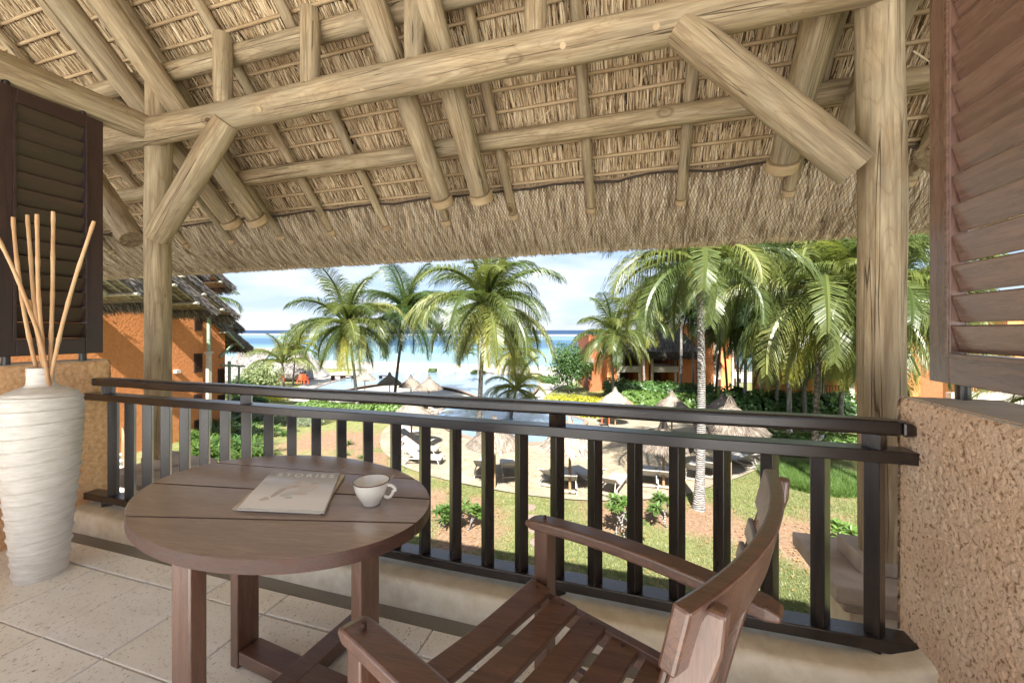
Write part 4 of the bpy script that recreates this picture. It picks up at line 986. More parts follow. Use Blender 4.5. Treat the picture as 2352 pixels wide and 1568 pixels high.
palm(1500, 52, 1505, 700, 4.0, 18, 22, 'palm far back against the right house, left of the tall ones', 'd', 2, .14)
palm(2330, 17, 2420, 905, 2.6, 14, 23, 'low palm beyond the pink wall, only its frond tips show', 'g', 0, .1)
def leafcloud(b, c, r, n, sz, rs, shell=.55, flat=1.0, drop=0):
    for _ in range(n):
        while True:
            d = Vector((rs.uniform(-1, 1), rs.uniform(-1, 1), rs.uniform(-1, 1)))
            if .05 < d.length <= 1: break
        d = d.normalized() * (shell + (1 - shell) * rs.random()) ** .7
        k = 1 + .28 * noise.noise(Vector((d.x * 2.4 + c[0], d.y * 2.4, d.z * 2.4 + c[1])))
        if noise.noise(Vector((d.x * 3.5 + c[0], d.y * 3.5 + c[1], d.z * 3.5))) < -.22: continue
        p = Vector(c) + Vector((d.x * r[0] * k, d.y * r[1] * k, d.z * r[2] * k))
        nn = (d * .8 + Vector((rs.gauss(0, .5), rs.gauss(0, .5), rs.gauss(.4, .5)))).normalized(); x, y, _ = basis(nn); a = rs.uniform(0, 6.28)
        l = x * math.cos(a) + y * math.sin(a); w = nn.cross(l); s_ = sz * rs.uniform(.6, 1.25)
        b.add([p - l * s_, p + w * s_ * .42 * flat + nn * s_ * .1, p + l * s_ + Vector((0, 0, -drop * s_)), p - w * s_ * .42 * flat + nn * s_ * .1], [(0, 1, 2, 3)])
def shrub(name, c, r, n, sz, mat, label, cat='shrub', group=None, seed=0, flat=1.0, lumps=None, trunk=None, shell=.5):
    rs = random.Random(seed); t = thing(name, (c[0], c[1], c[2] - r[2]), label, cat, group)
    b = MB()
    if lumps:
        for i in range(lumps):
            f = i / lumps; a = 2.4 * i; rr = rs.uniform(.42, .6); q = rs.uniform(.25, .62)
            cc = (c[0] + r[0] * q * math.cos(a), c[1] + r[1] * q * math.sin(a), c[2] + r[2] * rs.uniform(-.45, .55))
            leafcloud(b, cc, (r[0] * rr, r[1] * rr, r[2] * rr), n // lumps, sz, rs, shell, flat)
    else: leafcloud(b, c, r, n, sz, rs, shell, flat)
    o = b.obj('foliage', mat, t)
    q = MB(); base = Vector((c[0], c[1], c[2] - r[2] - .3 if trunk is None else trunk))
    for i in range(5):
        a = i * 1.26; q.tube([base + Vector((.05 * math.cos(a), .05 * math.sin(a), 0)), base.lerp(Vector(c), .6) + Vector((r[0] * .15 * math.cos(a), r[1] * .15 * math.sin(a), 0)), Vector(c) + Vector((r[0] * .6 * math.cos(a), r[1] * .6 * math.sin(a), r[2] * .4))], [.06 * max(.4, r[2] / 2), .04 * max(.4, r[2] / 2), .01], 5)
    q.obj('branches', M['trunk_dark'], t); return t
def at_ground(u, t, h=0):
    p = gp(u, t=t); return (p.x, p.y, p.z + h)
shrub('broadleaf_tree', at_ground(1308, 46, 3.4), (2.5, 2.5, 3.3), 9000, .16, M['leaf'], 'round dense dark green tree left of the orange house', 'tree', seed=3, lumps=16)
shrub('feathery_tree', at_ground(2125, 34, 11.0), (2.8, 2.8, 2.6), 7000, .10, M['leaf_mid'], 'airy tree with tiny leaves rising above the far right roof', 'tree', seed=4, lumps=14, trunk=-5.8, shell=.2)
shrub('variegated_shrub', at_ground(598, 40, 1.9), (2.6, 2.0, 1.9), 6500, .13, M['leaf_light'], 'big pale variegated shrub beside the white restaurant path', seed=5, lumps=10)
shrub('dark_shrub', at_ground(550, 38, 1.1), (1.6, 1.5, 1.3), 3500, .15, M['leaf'], 'dark shrub at the corner of the left orange building', seed=6, lumps=6)
shrub('dark_shrub', at_ground(575, 34, .5), (2.2, 1.3, .8), 3000, .14, M['leaf'], 'low dark shrub below the pale variegated one', seed=7, lumps=5)
def hedge(name, pts, w, h, n, sz, mat, label, seed, cat='hedge'):
    rs = random.Random(seed); p0 = Vector(at_ground(*pts[0])); t = thing(name, p0, label, cat); b = MB()
    segs = [Vector(at_ground(*q)) for q in pts]; tot = sum((b_ - a).length for a, b_ in zip(segs, segs[1:]))
    for a, b_ in zip(segs, segs[1:]):
        d = b_ - a; L = d.length; sd_ = Vector((d.y, -d.x, 0)).normalized()
        for _ in range(int(n * L / tot)):
            f = rs.random(); x = rs.uniform(-1, 1); z = rs.random() ** .6; hh = h * (1 - .35 * abs(x) ** 3) * (1 + .22 * noise.noise(Vector((a.x + f * L * .9, x * 2, seed))))
            ww = w * (1 + .3 * noise.noise(Vector((a.x + f * L * .8, seed, 1)))); p = a + d * f + sd_ * x * ww + Vector((0, 0, z * hh))
            nn = (Vector((0, 0, .8)) + sd_ * x + Vector((rs.gauss(0, .5), rs.gauss(0, .5), rs.gauss(0, .3)))).normalized(); X_, Y_, _ = basis(nn); aa = rs.uniform(0, 6.28)
            l = X_ * math.cos(aa) + Y_ * math.sin(aa); w2 = nn.cross(l); s_ = sz * rs.uniform(.6, 1.3)
            b.add([p - l * s_, p + w2 * s_ * .42, p + l * s_, p - w2 * s_ * .42], [(0, 1, 2, 3)])
    b.obj('foliage', mat, t)
    q = MB()
    for a, b_ in zip(segs, segs[1:]):
        for i in range(6):
            p = a.lerp(b_, i / 6); q.tube([p - Vector((0, 0, .2)), p + Vector((0, 0, h * .7))], [.03, .01], 4)
    q.obj('stems', M['trunk_dark'], t); return t
hedge('yellow_hedge', [(585, 43), (625, 40), (662, 38.5)], 1.3, .75, 7000, .075, M['leaf_yellow'], 'small bright yellow clipped hedge by the restaurant path', 11)
hedge('yellow_hedge', [(1262, 36), (1330, 34.5), (1400, 34), (1450, 35)], 1.5, 1.25, 15000, .075, M['leaf_yellow'], 'long bright yellow hedge below the round dark tree', 12)
hedge('yellow_hedge', [(1300, 32.4), (1380, 31.6), (1430, 31.6)], 1.1, .75, 7000, .075, M['leaf_yellow'], 'front low tier of yellow hedge next to a thatched parasol', 13)
hedge('leafy_bed', [(1440, 36), (1530, 33), (1640, 33), (1750, 32)], 1.7, 1.7, 9000, .21, M['leaf_mid'], 'tall bed of large bright leaves in front of the orange house', 14, 'plant bed')
hedge('leafy_bed', [(1390, 42), (1500, 40), (1640, 38)], 1.5, 2.1, 6000, .2, M['leaf'], 'dark leafy bed against the wall of the orange house', 15, 'plant bed')
hedge('leafy_bed', [(1650, 30), (1740, 29), (1850, 28.5), (1960, 28)], 1.4, 2.5, 12000, .17, M['leaf'], 'dark green planting under the right palm grove', 16, 'plant bed')
hedge('leafy_bed', [(1760, 22), (1860, 21.5), (1980, 21.5)], 1.2, .9, 7000, .13, M['leaf_mid'], 'light green low planting behind the hammock', 17, 'plant bed')
hedge('leafy_bed', [(2090, 30), (2180, 28), (2300, 26)], 1.6, 1.6, 5000, .2, M['leaf_mid'], 'leafy planting at the foot of the far right building', 18, 'plant bed')
hedge('grey_shrub_bed', [(590, 30), (680, 28.5), (760, 28)], 1.8, .55, 11000, .06, M['leaf_grey'], 'low grey-green clipped shrubs behind the handrail at the left', 19, 'plant bed')
hedge('leafy_bed', [(700, 33), (780, 31.5), (860, 31), (930, 32)], 1.2, .8, 7000, .13, M['leaf_mid'], 'strappy green bed along the near edge of the lagoon pool', 20, 'plant bed')
hedge('low_hedge', [(1085, 64), (1112, 63)], .8, .9, 1500, .1, M['leaf_mid'], 'small round green bush on the beach side of the lagoon', 21, 'bush')
hedge('low_hedge', [(985, 66), (1003, 66)], .8, 1.0, 1500, .1, M['leaf_mid'], 'little green bush among the white beach loungers', 22, 'bush')
hedge('low_hedge', [(1235, 56), (1275, 54)], 1.0, .9, 3000, .12, M['leaf_mid'], 'green bush left of the round dark tree by the beach', 23, 'bush')
# strappy clumps
def strap_mesh(seed, n=46, L=.62, w=.04):
    rs = random.Random(seed); b = MB()
    for i in range(n):
        a = rs.uniform(0, 6.28); e = rs.uniform(.5, 1.35); l = L * rs.uniform(.6, 1.1); p = Vector((rs.gauss(0, .06), rs.gauss(0, .06), -.03)); h_ = Vector((math.cos(a), math.sin(a), 0)); sd_ = Vector((-h_.y, h_.x, 0)); vs_ = []
        for k in range(4):
            f = k / 4; ww = w * (.6 + 1.2 * f - 1.3 * f * f); vs_ += [p - sd_ * ww / 2, p + sd_ * ww / 2]; p = p + (h_ * math.cos(e) + Vector((0, 0, math.sin(e)))) * l / 4; e -= .42
        vs_.append(p); b.add(vs_, [(0, 1, 3, 2), (2, 3, 5, 4), (4, 5, 7, 6), (6, 7, 8)])
    return b.mesh('strap_leaf_plant', M['leaf_mid'] if seed % 2 else M['leaf'])
SM = [strap_mesh(s_) for s_ in range(4)]
rs = random.Random(5)
def clump(p, sc, lab, grp, mi=None):
    o = bpy.data.objects.new('strap_leaf_plant', SM[rs.randrange(4) if mi is None else mi]); link(o); o.location = p; o.rotation_euler = (0, 0, rs.uniform(0, 6.28)); o.scale = (sc, sc, sc * rs.uniform(.85, 1.15)); tag(o, lab, 'plant', grp)
for (u0, u1, v0, v1, n_, sc) in ((425, 605, 968, 1055, 80, 1.25), (440, 600, 930, 962, 40, 1.3), (600, 680, 985, 1005, 8, .8)):
    for i in range(n_):
        u = rs.uniform(u0, u1); v = rs.uniform(v0, v1); p = gp(u, v); clump(p, sc * rs.uniform(1.1, 1.7), 'glossy strap-leaved plant in the bed right of the left orange building', 'strap-leaved plants in the left bed')
for i in range(34):
    p = gp(rs.uniform(620, 960), rs.uniform(945, 965)); clump(p, rs.uniform(1.0, 1.5), 'long-leaved plant in the border between lawn and pool', 'border plants behind the middle rail')
for (u, v) in ((800, 1020), (832, 1052), (790, 1045), (662, 965), (700, 968)):
    clump(gp(u, v), .8, 'small lone strap-leaved plant on the bare red soil', 'lone plants on the bare soil')
# frangipani
def frangipani(u, v, H, n, seed, label):
    rs = random.Random(seed); p = gp(u, v); t = thing('frangipani', p, label, 'shrub', 'frangipani shrubs on the lawn edge'); st = MB(); lf = MB()
    def rosette(q, sz, k=14):
        for i in range(k):
            a = 2.4 * i + rs.uniform(-.2, .2); e = rs.uniform(-.15, .95); h_ = Vector((math.cos(a) * math.cos(e), math.sin(a) * math.cos(e), math.sin(e))); sd_ = Vector((-math.sin(a), math.cos(a), 0)); l = sz * rs.uniform(.75, 1.15); up_ = sd_.cross(h_) * -1
            vs_ = [q, q + h_ * l * .3 - sd_ * l * .10, q + h_ * l * .3 + sd_ * l * .10, q + h_ * l * .7 - sd_ * l * .13 - Vector((0, 0, l * .05)), q + h_ * l * .7 + sd_ * l * .13 - Vector((0, 0, l * .05)), q + h_ * l - Vector((0, 0, l * .16)), q + h_ * l * .35 + up_ * l * -.03, q + h_ * l * .7 - Vector((0, 0, l * .09))]
            lf.add(vs_, [(0, 1, 6), (0, 6, 2), (1, 3, 7, 6), (6, 7, 4, 2), (3, 5, 7), (7, 5, 4)])
    def grow(q, d, l, r_, dep):
        e = q + d * l; st.tube([q, q.lerp(e, .5) + Vector((rs.gauss(0, .02), rs.gauss(0, .02), 0)), e], [r_, r_ * .9, r_ * .8], 6)
        if dep == 0: rosette(e, rs.uniform(.22, .32)); return
        for i in range(rs.choice((2, 3))):
            a = rs.uniform(0, 6.28); dd = (d + Vector((math.cos(a), math.sin(a), .1)) * .75).normalized(); grow(e, dd, l * rs.uniform(.65, .9), r_ * .75, dep - 1)
    for i in range(n):
        a = rs.uniform(0, 6.28); grow(p + Vector((rs.gauss(0, .12), rs.gauss(0, .12), -.05)), Vector((math.cos(a) * .5, math.sin(a) * .5, 1)).normalized(), H * .36, .028, 2)
    st.obj('stems', M['trunk'], t); lf.obj('leaves', M['leaf_mid'], t)
frangipani(1015, 1205, .75, 2, 1, 'young frangipani on the red soil, seen left of the round table’s right rim')
frangipani(1070, 1215, .95, 3, 2, 'frangipani with bare forked stems just right of the table cup')
frangipani(1425, 1235, 1.35, 4, 3, 'tall bushy frangipani at the deck edge, before a lounger')
frangipani(1520, 1205, 1.0, 2, 4, 'frangipani with large drooping leaves left of the thick pale trunk')
frangipani(1925, 1262, .9, 5, 5, 'frangipani beside the right stone pedestal')
# ================================================================== PARASOLS AND LOUNGERS
def umb_proto():
    rs = random.Random(9); t = thing('thatched_parasol', (0, 0, 0), 'x', 'parasol', 'thatched parasols round the pools')
    def put(o): o.parent = t; return o
    put(MB().tube([(0, 0, -.2), (0, 0, 1.2), (0, 0, 2.5)], [.055, .05, .045], 10).obj('pole', M['pole']))
    put(MB().lathe([(1.10, 1.72), (1.02, 1.82), (.70, 2.10), (.35, 2.32), (.16, 2.47), (.10, 2.60), (.055, 2.78), (.0, 2.95)], (0, 0, 0), 26, wob=.03).obj('canopy_core', M['thatch_dark']))
    n = 7000; P = []; D = []; Nn = []
    for i in range(n):
        f = rs.random() ** .55; a = rs.uniform(0, 6.28)
        if f < .22: r_, z, dz = .03 + f * .6, 2.92 - f * 2.0, -1.8
        else:
            g_ = (f - .22) / .78; r_ = .16 + g_ * .90; z = 2.50 - .72 * g_ ** 1.15; dz = -.75
        rd = Vector((math.cos(a + rs.gauss(0, .02)), math.sin(a), 0)); ja = a + rs.gauss(0, .10); d = Vector((math.cos(ja), math.sin(ja), dz)).normalized(); nn = Vector((math.cos(a) * .5, math.sin(a) * .5, 1)).normalized() + Vector((rs.gauss(0, .3), rs.gauss(0, .3), 0))
        P.append(rd * r_ + Vector((0, 0, z + rs.uniform(0, .03)))); D.append(d); Nn.append(nn.normalized())
    put(strips('thatch', np.array(P), np.array(D), np.array(Nn), rng.uniform(.12, .28, n), rng.uniform(.008, .022, n), M['umb_thatch'], None))
    put(MB().tube([(.17 * math.cos(k * .5), .17 * math.sin(k * .5), 2.50) for k in range(14)], .014, 5).obj('binding_ring', M['thatch_dark']))
    for k in range(8):
        a = k * math.pi / 4; put(MB().tube([(.05 * math.cos(a), .05 * math.sin(a), 2.25), (1.0 * math.cos(a), 1.0 * math.sin(a), 1.74)], .014, 5).obj('rib', M['pole']))
    return t
m = NM('umb_thatch', .9, .1); i_ = m.island(); dk_ = m.ramp(m.rand(), [(0, .45), (1, 1)]); m.col(m.mix(1, m.ramp(i_, [(0, (.13, .10, .075)), (.4, (.27, .22, .175)), (1, (.43, .37, .31))]), dk_, 'MULTIPLY')); M['umb_thatch'] = m.m
up_ = umb_proto()
ul = [(945, 21.3, 1.0, 'thatched parasol over the row of loungers left of centre'), (1136, 15.8, 1.0, 'thatched parasol between two balusters, standing by the pool steps'), (1309, 15.2, 1.02, 'thatched parasol in the middle of the deck right of the rail block'), (1524, 15.8, 1.0, 'thatched parasol with a tall tip right behind the frangipani'), (1677, 16.9, 1.25, 'wide thatched parasol behind the thick pale trunk'), (1543, 24.5, 1.0, 'pale thatched parasol before the large bright leaves'), (1413, 28, 1.0, 'thatched parasol in front of the yellow hedge'), (1661, 24.5, 1.0, 'thatched parasol with a tall spike, half below the handrail'), (985, 34, 1.02, 'dark grey parasol on the peninsula, right one of the far group'), (944, 37, 1.0, 'brownish parasol just left of the dark grey one'), (895, 39, 1.0, 'far parasol half hidden by the drooping palm frond'), (838, 42, 1.0, 'far parasol left of the leaning dark palm trunk')]
for i, (u, t_, sc, lab) in enumerate(ul):
    p = gp(u, t=t_)
    if i == 0: o = up_; o.location = p; o['label'] = lab; o.scale = (sc,) * 3
    else: o = copy_tree(up_, p, i * .7, lab, (sc, sc, sc * (1 + .03 * (i % 3 - 1))))
def lounger_proto():
    t = thing('sun_lounger', (0, 0, 0), 'x', 'sun lounger', 'sun loungers on the decks')
    def put(o): o.parent = t; return o
    # local: head at +y, length 1.95, width .66
    for s_ in (-1, 1):
        put(MB().sweep([(s_ * .31, -.95, .30), (s_ * .31, -.3, .31), (s_ * .31, .35, .30), (s_ * .31, .9, .28)], Vector((1, 0, 0)), Vector((0, 0, 1)), .035, .05).obj('side_rail', M['lframe']))
        for y0, y1 in ((-.78, -.9), (.62, .82)):
            put(MB().sweep([(s_ * .31, y0, .29), (s_ * .31, y1, 0)], Vector((1, 0, 0)), Vector((0, 1, 0)), .03, .04).obj('leg', M['lframe']))
    b = MB()
    for i in range(9): b.box((0, -.9 + i * .14, .325), (.60, .06, .015))
    o = put(b.obj('slats', M['lframe']))
    put(MB().sweep([(0, -.95, .345), (0, -.4, .35), (0, .1, .34), (0, .26, .345)], Vector((1, 0, 0)), Vector((0, 0, 1)), .56, .012).obj('seat_sling', M['canvas']))
    put(MB().sweep([(0, .27, .345), (0, .6, .56), (0, .95, .78)], Vector((1, 0, 0)), Vector((0, -.55, .83)), .56, .014).obj('backrest_sling', M['canvas']))
    for s_ in (-1, 1): put(MB().sweep([(s_ * .30, .25, .33), (s_ * .30, .97, .79)], Vector((1, 0, 0)), Vector((0, -.55, .83)), .035, .04).obj('backrest_rail', M['lframe']))
    put(MB().sweep([(-.27, .72, .60), (-.27, .85, .27)], Vector((1, 0, 0)), Vector((0, 1, 0)), .03, .03).obj('prop', M['lframe']))
    for q_ in ((0, .97, .785), (0, .80, .13), (0, -.85, .15)): put(MB().box(q_, (.62, .035, .035)).obj('cross_bar', M['lframe']))
    return t
lp = lounger_proto(); first = [True]
def lounger(u, v, ang, lab, t=None):
    p = gp(u, v) if t is None else gp(u, t=t); p.z += .06
    if first[0]: lp.location = p; lp.rotation_euler = (0, 0, YAW + R(ang)); lp['label'] = lab; first[0] = False
    else: copy_tree(lp, p, YAW + R(ang), lab)
for u, v, a, l in ((972, 1066, 82, 'lounger nearest the lawn in the left row under the parasol'), (966, 1044, 80, 'second lounger up in the left row, beside the parasol pole'), (958, 1024, 76, 'third lounger up in the left row'), (952, 1006, 72, 'farthest lounger of the left row, just below the middle rail'),
    (1168, 1090, 186, 'lounger seen from behind, right of the parasol pole by the steps'), (1112, 1086, 176, 'lounger mostly hidden behind a baluster left of that parasol pole'),
    (1272, 1108, 155, 'left lounger of the three under the middle parasol'), (1306, 1120, 172, 'middle lounger of the three under the central parasol'), (1346, 1108, 205, 'right lounger of the three under the central parasol'),
    (1410, 1128, 150, 'lounger half covered by the tall bushy frangipani'), (1488, 1108, 165, 'lounger behind a baluster with its back raised, left of the tall-tip parasol'), (1530, 1112, 160, 'lounger in front of the tall-tip parasol pole'),
    (1598, 1096, 150, 'lounger just left of the thick pale trunk'), (1628, 1090, 152, 'lounger just right of the thick pale trunk'), (1652, 1078, 150, 'lounger a little behind the one right of the thick trunk'), (1690, 1070, 200, 'left lounger of the pair at the right end of the deck'), (1712, 1066, 205, 'right lounger of the pair at the right end of the deck')):
    lounger(u, v, a, l)
for i, (u, t_, a) in enumerate(((940, 64, 60), (962, 64, 62), (1020, 65, 64), (1034, 65, 60), (1060, 64, 60), (1074, 64, 66), (1088, 65, 60), (1252, 48, 100), (1012, 31, 100))):
    lounger(u, None, a, ('white beach lounger, leftmost of those beyond the lagoon', 'white beach lounger, second from the left beyond the lagoon', 'white beach lounger left of a pair in the middle of the beach', 'white beach lounger right of a pair in the middle of the beach', 'white beach lounger left of three near the thin palm', 'white beach lounger middle of three near the thin palm', 'white beach lounger right of three near the thin palm', 'white lounger by the bush left of the dark round tree', 'lounger on the peninsula beneath the dark grey parasol')[i], t=t_)
# planter island of the tiny palm
p = gp(1073, t=52); pl = thing('round_planter', p, 'dark round stone island in the lagoon pool', 'planter')
MB().lathe([(1.25, -.1), (1.25, .22), (1.1, .28), (0, .26)], (p.x, p.y, p.z), 30).obj('kerb_ring', M['coping'], pl)
for i, (u, v_) in enumerate(((960, 866), (1000, 862))):
    p = gp(u, t=56); o = MB().lathe([(.8, .0), (.8, .28), (0, .28)], (p.x, p.y, p.z), 18).obj('stone_island', M['coping']); tag(o, ('small flat dark stone island in the lagoon, left one', 'small flat dark stone island in the lagoon, right one')[i], 'island', 'stone islands in the lagoon')
# hammock
h0 = gp(1768, t=22.5); h1 = gp(1893, t=21); h0.z += 1.15; h1.z += 1.1
hm = thing('hammock', (h0 + h1) / 2, 'pale net hammock slung low between two palms at the right', 'hammock'); b = MB(); n = 26; rows = []
for j in range(9):
    rr = []
    for i in range(n + 1):
        f = i / n; q = h0.lerp(h1, f); q.z -= .75 * (1 - (2 * f - 1) ** 2) ** .9 * (1 - .18 * abs(j - 4) / 4); q += Fw * (j - 4) / 4 * .42 * math.sin(math.pi * f) ** .5; rr.append(q)
    rows.append(rr); b.tube(rr, .008, 4)
for i in range(1, n): b.tube([rows[j][i] for j in range(9)], .006, 4)
b.obj('net', M['canvas'], hm)
b = MB().tube([h0, h0 + Vector((-.6, 0, .5))], .012, 5).tube([h1, h1 + Vector((.5, 0, .5))], .012, 5); b.obj('rope', M['canvas'], hm)
# ================================================================== BUILDINGS
def thatch_pts(n, fn, name, mat, par, lmin, lmax, wmin, wmax, seed=1):
    rs = random.Random(seed); P = []; D = []; N_ = []
    for _ in range(n):
        p, d, nn = fn(rs); P.append(p + nn * rs.uniform(0, .05)); D.append((d + Vector((rs.gauss(0, .12), rs.gauss(0, .12), rs.gauss(0, .12)))).normalized()); N_.append((nn + Vector((rs.gauss(0, .3), rs.gauss(0, .3), 0))).normalized())
    return strips(name, np.array(P), np.array(D), np.array(N_), rng.uniform(lmin, lmax, n), rng.uniform(wmin, wmax, n), mat, par)
# ---- left orange building: gable wall facing +X, thatched roofs stepping down toward the sea
XL = -24.6
bl = thing('orange_building', (XL, 12, -5), 'orange rendered building at the left with stepped grey thatched roofs', 'building')
def xz(u, v, X): return at(u, v, X=X)
cA = xz(466, 727, XL).y
MB().add([(XL, -2, -5.2), (XL, cA, -5.2), (XL, cA, 1.75), (XL, 9, 5.9), (XL, -2, 5.9), (XL - 6, -2, -5.2), (XL - 6, cA, -5.2), (XL - 6, cA, 1.75), (XL - 6, 9, 5.9), (XL - 6, -2, 5.9)],
         [(0, 1, 2, 3, 4), (9, 8, 7, 6, 5), (1, 6, 7, 2), (2, 7, 8, 3), (0, 5, 6, 1)]).obj('gable_wall', M['orange'], bl)
X2 = -26.6; cB = xz(517, 800, X2).y
MB().bb(X2 - 5, X2, cA - 1, cB, -5.4, 1.9).obj('rear_wing_wall', M['orange'], bl)
def far_window(u0, v0, u1, v1, X, name='window'):
    a = xz(u0, v1, X); b_ = xz(u1, v0, X); y0, y1, z0, z1 = a.y, b_.y, a.z, b_.z
    f = MB(); w = .08; f.bb(X, X + .05, y0, y0 + w, z0, z1).bb(X, X + .05, y1 - w, y1, z0, z1).bb(X, X + .048, y0 + w, y1 - w, z0, z0 + w).bb(X, X + .048, y0 + w, y1 - w, z1 - w, z1)
    f.bb(X + .002, X + .012, y0 + w, y1 - w, z0 + w, z1 - w)
    fo_ = f.obj(name, M['far_shutter'], bl); s_ = MB(); k = int((z1 - z0) / .1)
    for i in range(k):
        z = z0 + w + (z1 - z0 - 2 * w) * (i + .5) / k; s_.box((X + .03, (y0 + y1) / 2, z), (.012, y1 - y0 - 2 * w, .09), m=Matrix.Rotation(R(30), 3, 'Y'))
    o = s_.obj('louvre', M['far_shutter']); o.parent = fo_; o.matrix_parent_inverse = Matrix.Translation(bl.location) @ Matrix.Translation(-bl.location)
    return fo_
for q in ((446, 724, 464, 760, XL), (445, 811, 464, 856, XL), (445, 903, 464, 925, XL), (446, 962, 462, 985, XL), (500, 846, 515, 884, X2), (500, 905, 516, 925, X2)): far_window(*q)
# white pillars with caps, green posts on them
for (u0, u1, vc, X, vt_) in ((470, 489, 813, XL + .5, 735), (521, 533, 888, X2 + .3, 840)):
    a = xz(u0, vc, X); b_ = xz(u1, vc, X); yc = (a.y + b_.y) / 2; w = abs(b_.y - a.y) * .42; zt_ = a.z
    MB().bb(X - w / 2, X + w / 2, yc - w / 2, yc + w / 2, -6, zt_).obj('pillar', M['cream'], bl)
    MB().bb(X - w * .8, X + w * .8, yc - w * .8, yc + w * .8, zt_ + .002, zt_ + .14).obj('pillar_cap', M['cream'], bl)
    zp = xz(u0, vt_, X).z; MB().tube([(X, yc, zt_ + .14), (X, yc, zp + .3)], .10, 10).obj('green_post', M['green_post'], bl)
MB().bb(XL + .002, XL + .25, xz(398, 855, XL).y, xz(408, 855, XL).y, xz(400, 857, XL).z, xz(400, 849, XL).z).obj('wall_ledge', M['cream'], bl)
TAN = math.tan(R(38)); CS, SN = math.cos(R(38)), math.sin(R(38))
def tier(u, v, X, up_len, depth, seed, th=.5):
    """thatch slope descending toward +Y; its eave corner (verge side) stands at (X, Y, Z)"""
    c = xz(u, v, X); d = Vector((0, CS, -SN)); nrm = Vector((0, SN, CS)); t0 = c - d * up_len
    b = MB(); lo = [c + nrm * .16, t0 + nrm * .16]; hi = [c + nrm * (th + .02) - d * .35, t0 + nrm * (th + .1)]
    sv = Vector((-depth, 0, 0)); vs_ = [lo[0], lo[1], hi[1], hi[0]]; vs_ = vs_ + [q + sv for q in vs_]
    b.add(vs_, [(0, 1, 2, 3), (7, 6, 5, 4), (0, 4, 5, 1), (1, 5, 6, 2), (2, 6, 7, 3), (3, 7, 4, 0)]); b.obj('roof_slope', M['grey_thatch_core'], bl)
    def fn(rs):
        k = rs.random()
        if k < .4:   # verge face
            f = rs.random(); h_ = rs.uniform(.14, th + .08); return c - d * f * up_len + nrm * h_ + Vector((.01, 0, 0)), (d * .9 + Vector((.12, 0, -.15))).normalized(), Vector((1, 0, 0))
        if k < .75:  # eave fringe
            return c + Vector((-rs.random() * depth, 0, 0)) + nrm * rs.uniform(-.04, th) - d * rs.uniform(0, .35), (d + Vector((0, 0, -.9))).normalized(), d
        f = rs.random(); return c - d * f * up_len + nrm * (th + .1) + Vector((-rs.random() * depth, 0, 0)), d, nrm
    o = thatch_pts(6500, fn, 'thatch', M['grey_thatch'], bl, .15, .45, .012, .035, seed); tag(o, kind='stuff')
    # rafters and verge pole
    k = int(depth / .75)
    for i in range(k + 1):
        x = -.12 - i * .75; big = i % 4 == 2; r_ = .13 if big else .055
        p1 = c + Vector((x, 0, 0)) + nrm * (.1 - (.12 if big else 0)) - d * (.55 if not big else 1.0); p0 = p1 - d * (up_len - 1.2)
        b = MB().tube([p0, p1], [r_, r_], 8); b.obj('rafter', M['pale_rafter'], bl)
    for f in (.9, 2.2, 3.6, 5.0):
        if f < up_len: q = c - d * f + nrm * -.02; MB().tube([q + Vector((.25, 0, 0)), q + sv], .075, 8).obj('purlin', M['pale_rafter'], bl)
    for f in range(1, int(up_len / .4)): pass
    b = MB()
    for f in range(1, int(up_len / .28)): q = c - d * f * .28 + nrm * .15; b.tube([q + Vector((.02, 0, 0)), q + sv], .02, 4)
    b.obj('battens', M['pale_rafter'], bl)
m = NM('grey_thatch_core', .95, .1); m.col(m.ramp(m.noise(m.coord(scale=(1, 1, 3)), 6, 5), [(.3, (.10, .085, .07)), (.7, (.26, .23, .20))])); M['grey_thatch_core'] = m.m
tier(356, 708, -19.6, 7.0, 5.2, 1, .42)
tier(481, 722, -21.2, 5.0, 4.2, 2, .40)
tier(534, 733, -23.0, 4.4, 4.2, 3, .38)
tier(527, 668, -27.0, 4.6, 5, 6, .45)
tier(460, 640, -25.0, 4.0, 5, 7, .45)
tier(548, 764, -29.5, 3.6, 6, 4, .45)
tier(568, 806, -26.3, 3.6, 6, 5, .4)
# cross braces under the tiers
for (u0, v0, u1, v1, X) in ((345, 640, 310, 668, -25), (490, 690, 455, 715, -26), (534, 792, 505, 820, -26.5), (520, 760, 560, 800, -26.2), (470, 690, 510, 735, -25.8)):
    MB().tube([xz(u0, v0, X), xz(u1, v1, X)], .08, 8).obj('roof_brace', M['green_post'], bl)
MB().tube([xz(508, 839, -26.3), xz(562, 841, -26.3)], .07, 8).obj('tie_beam', M['green_post'], bl)
MB().tube([xz(549, 842, -26.3), xz(549, 884, -26.3)], .07, 8).obj('green_post', M['green_post'], bl)
# outside stair with timber rail at its foot
st = thing('garden_stair', gp(300, 1075), 'little garden stair with timber rails at the foot of the left orange building', 'stair')
p0 = at(296, 1075, t=13); p1 = at(282, 1000, t=15)
for k in range(3): MB().tube([p0 + Vector((0, 0, .12 * k)), p1 + Vector((0, 0, .12 * k))], .03, 6).obj('rail', M['pole'], st)
for k in range(4): q = p0.lerp(p1, k / 3); MB().tube([q + Vector((0, 0, -.9)), q + Vector((0, 0, .3))], .035, 6).obj('rail_post', M['pole'], st)
for k in range(6):
    q = p0.lerp(p1, k / 5); MB().bb(q.x - 1.2, q.x - .1, q.y - .16, q.y + .16, -5.1, q.z - .75).obj('step', M['cream'], st)
p = at(325, 958, t=22)
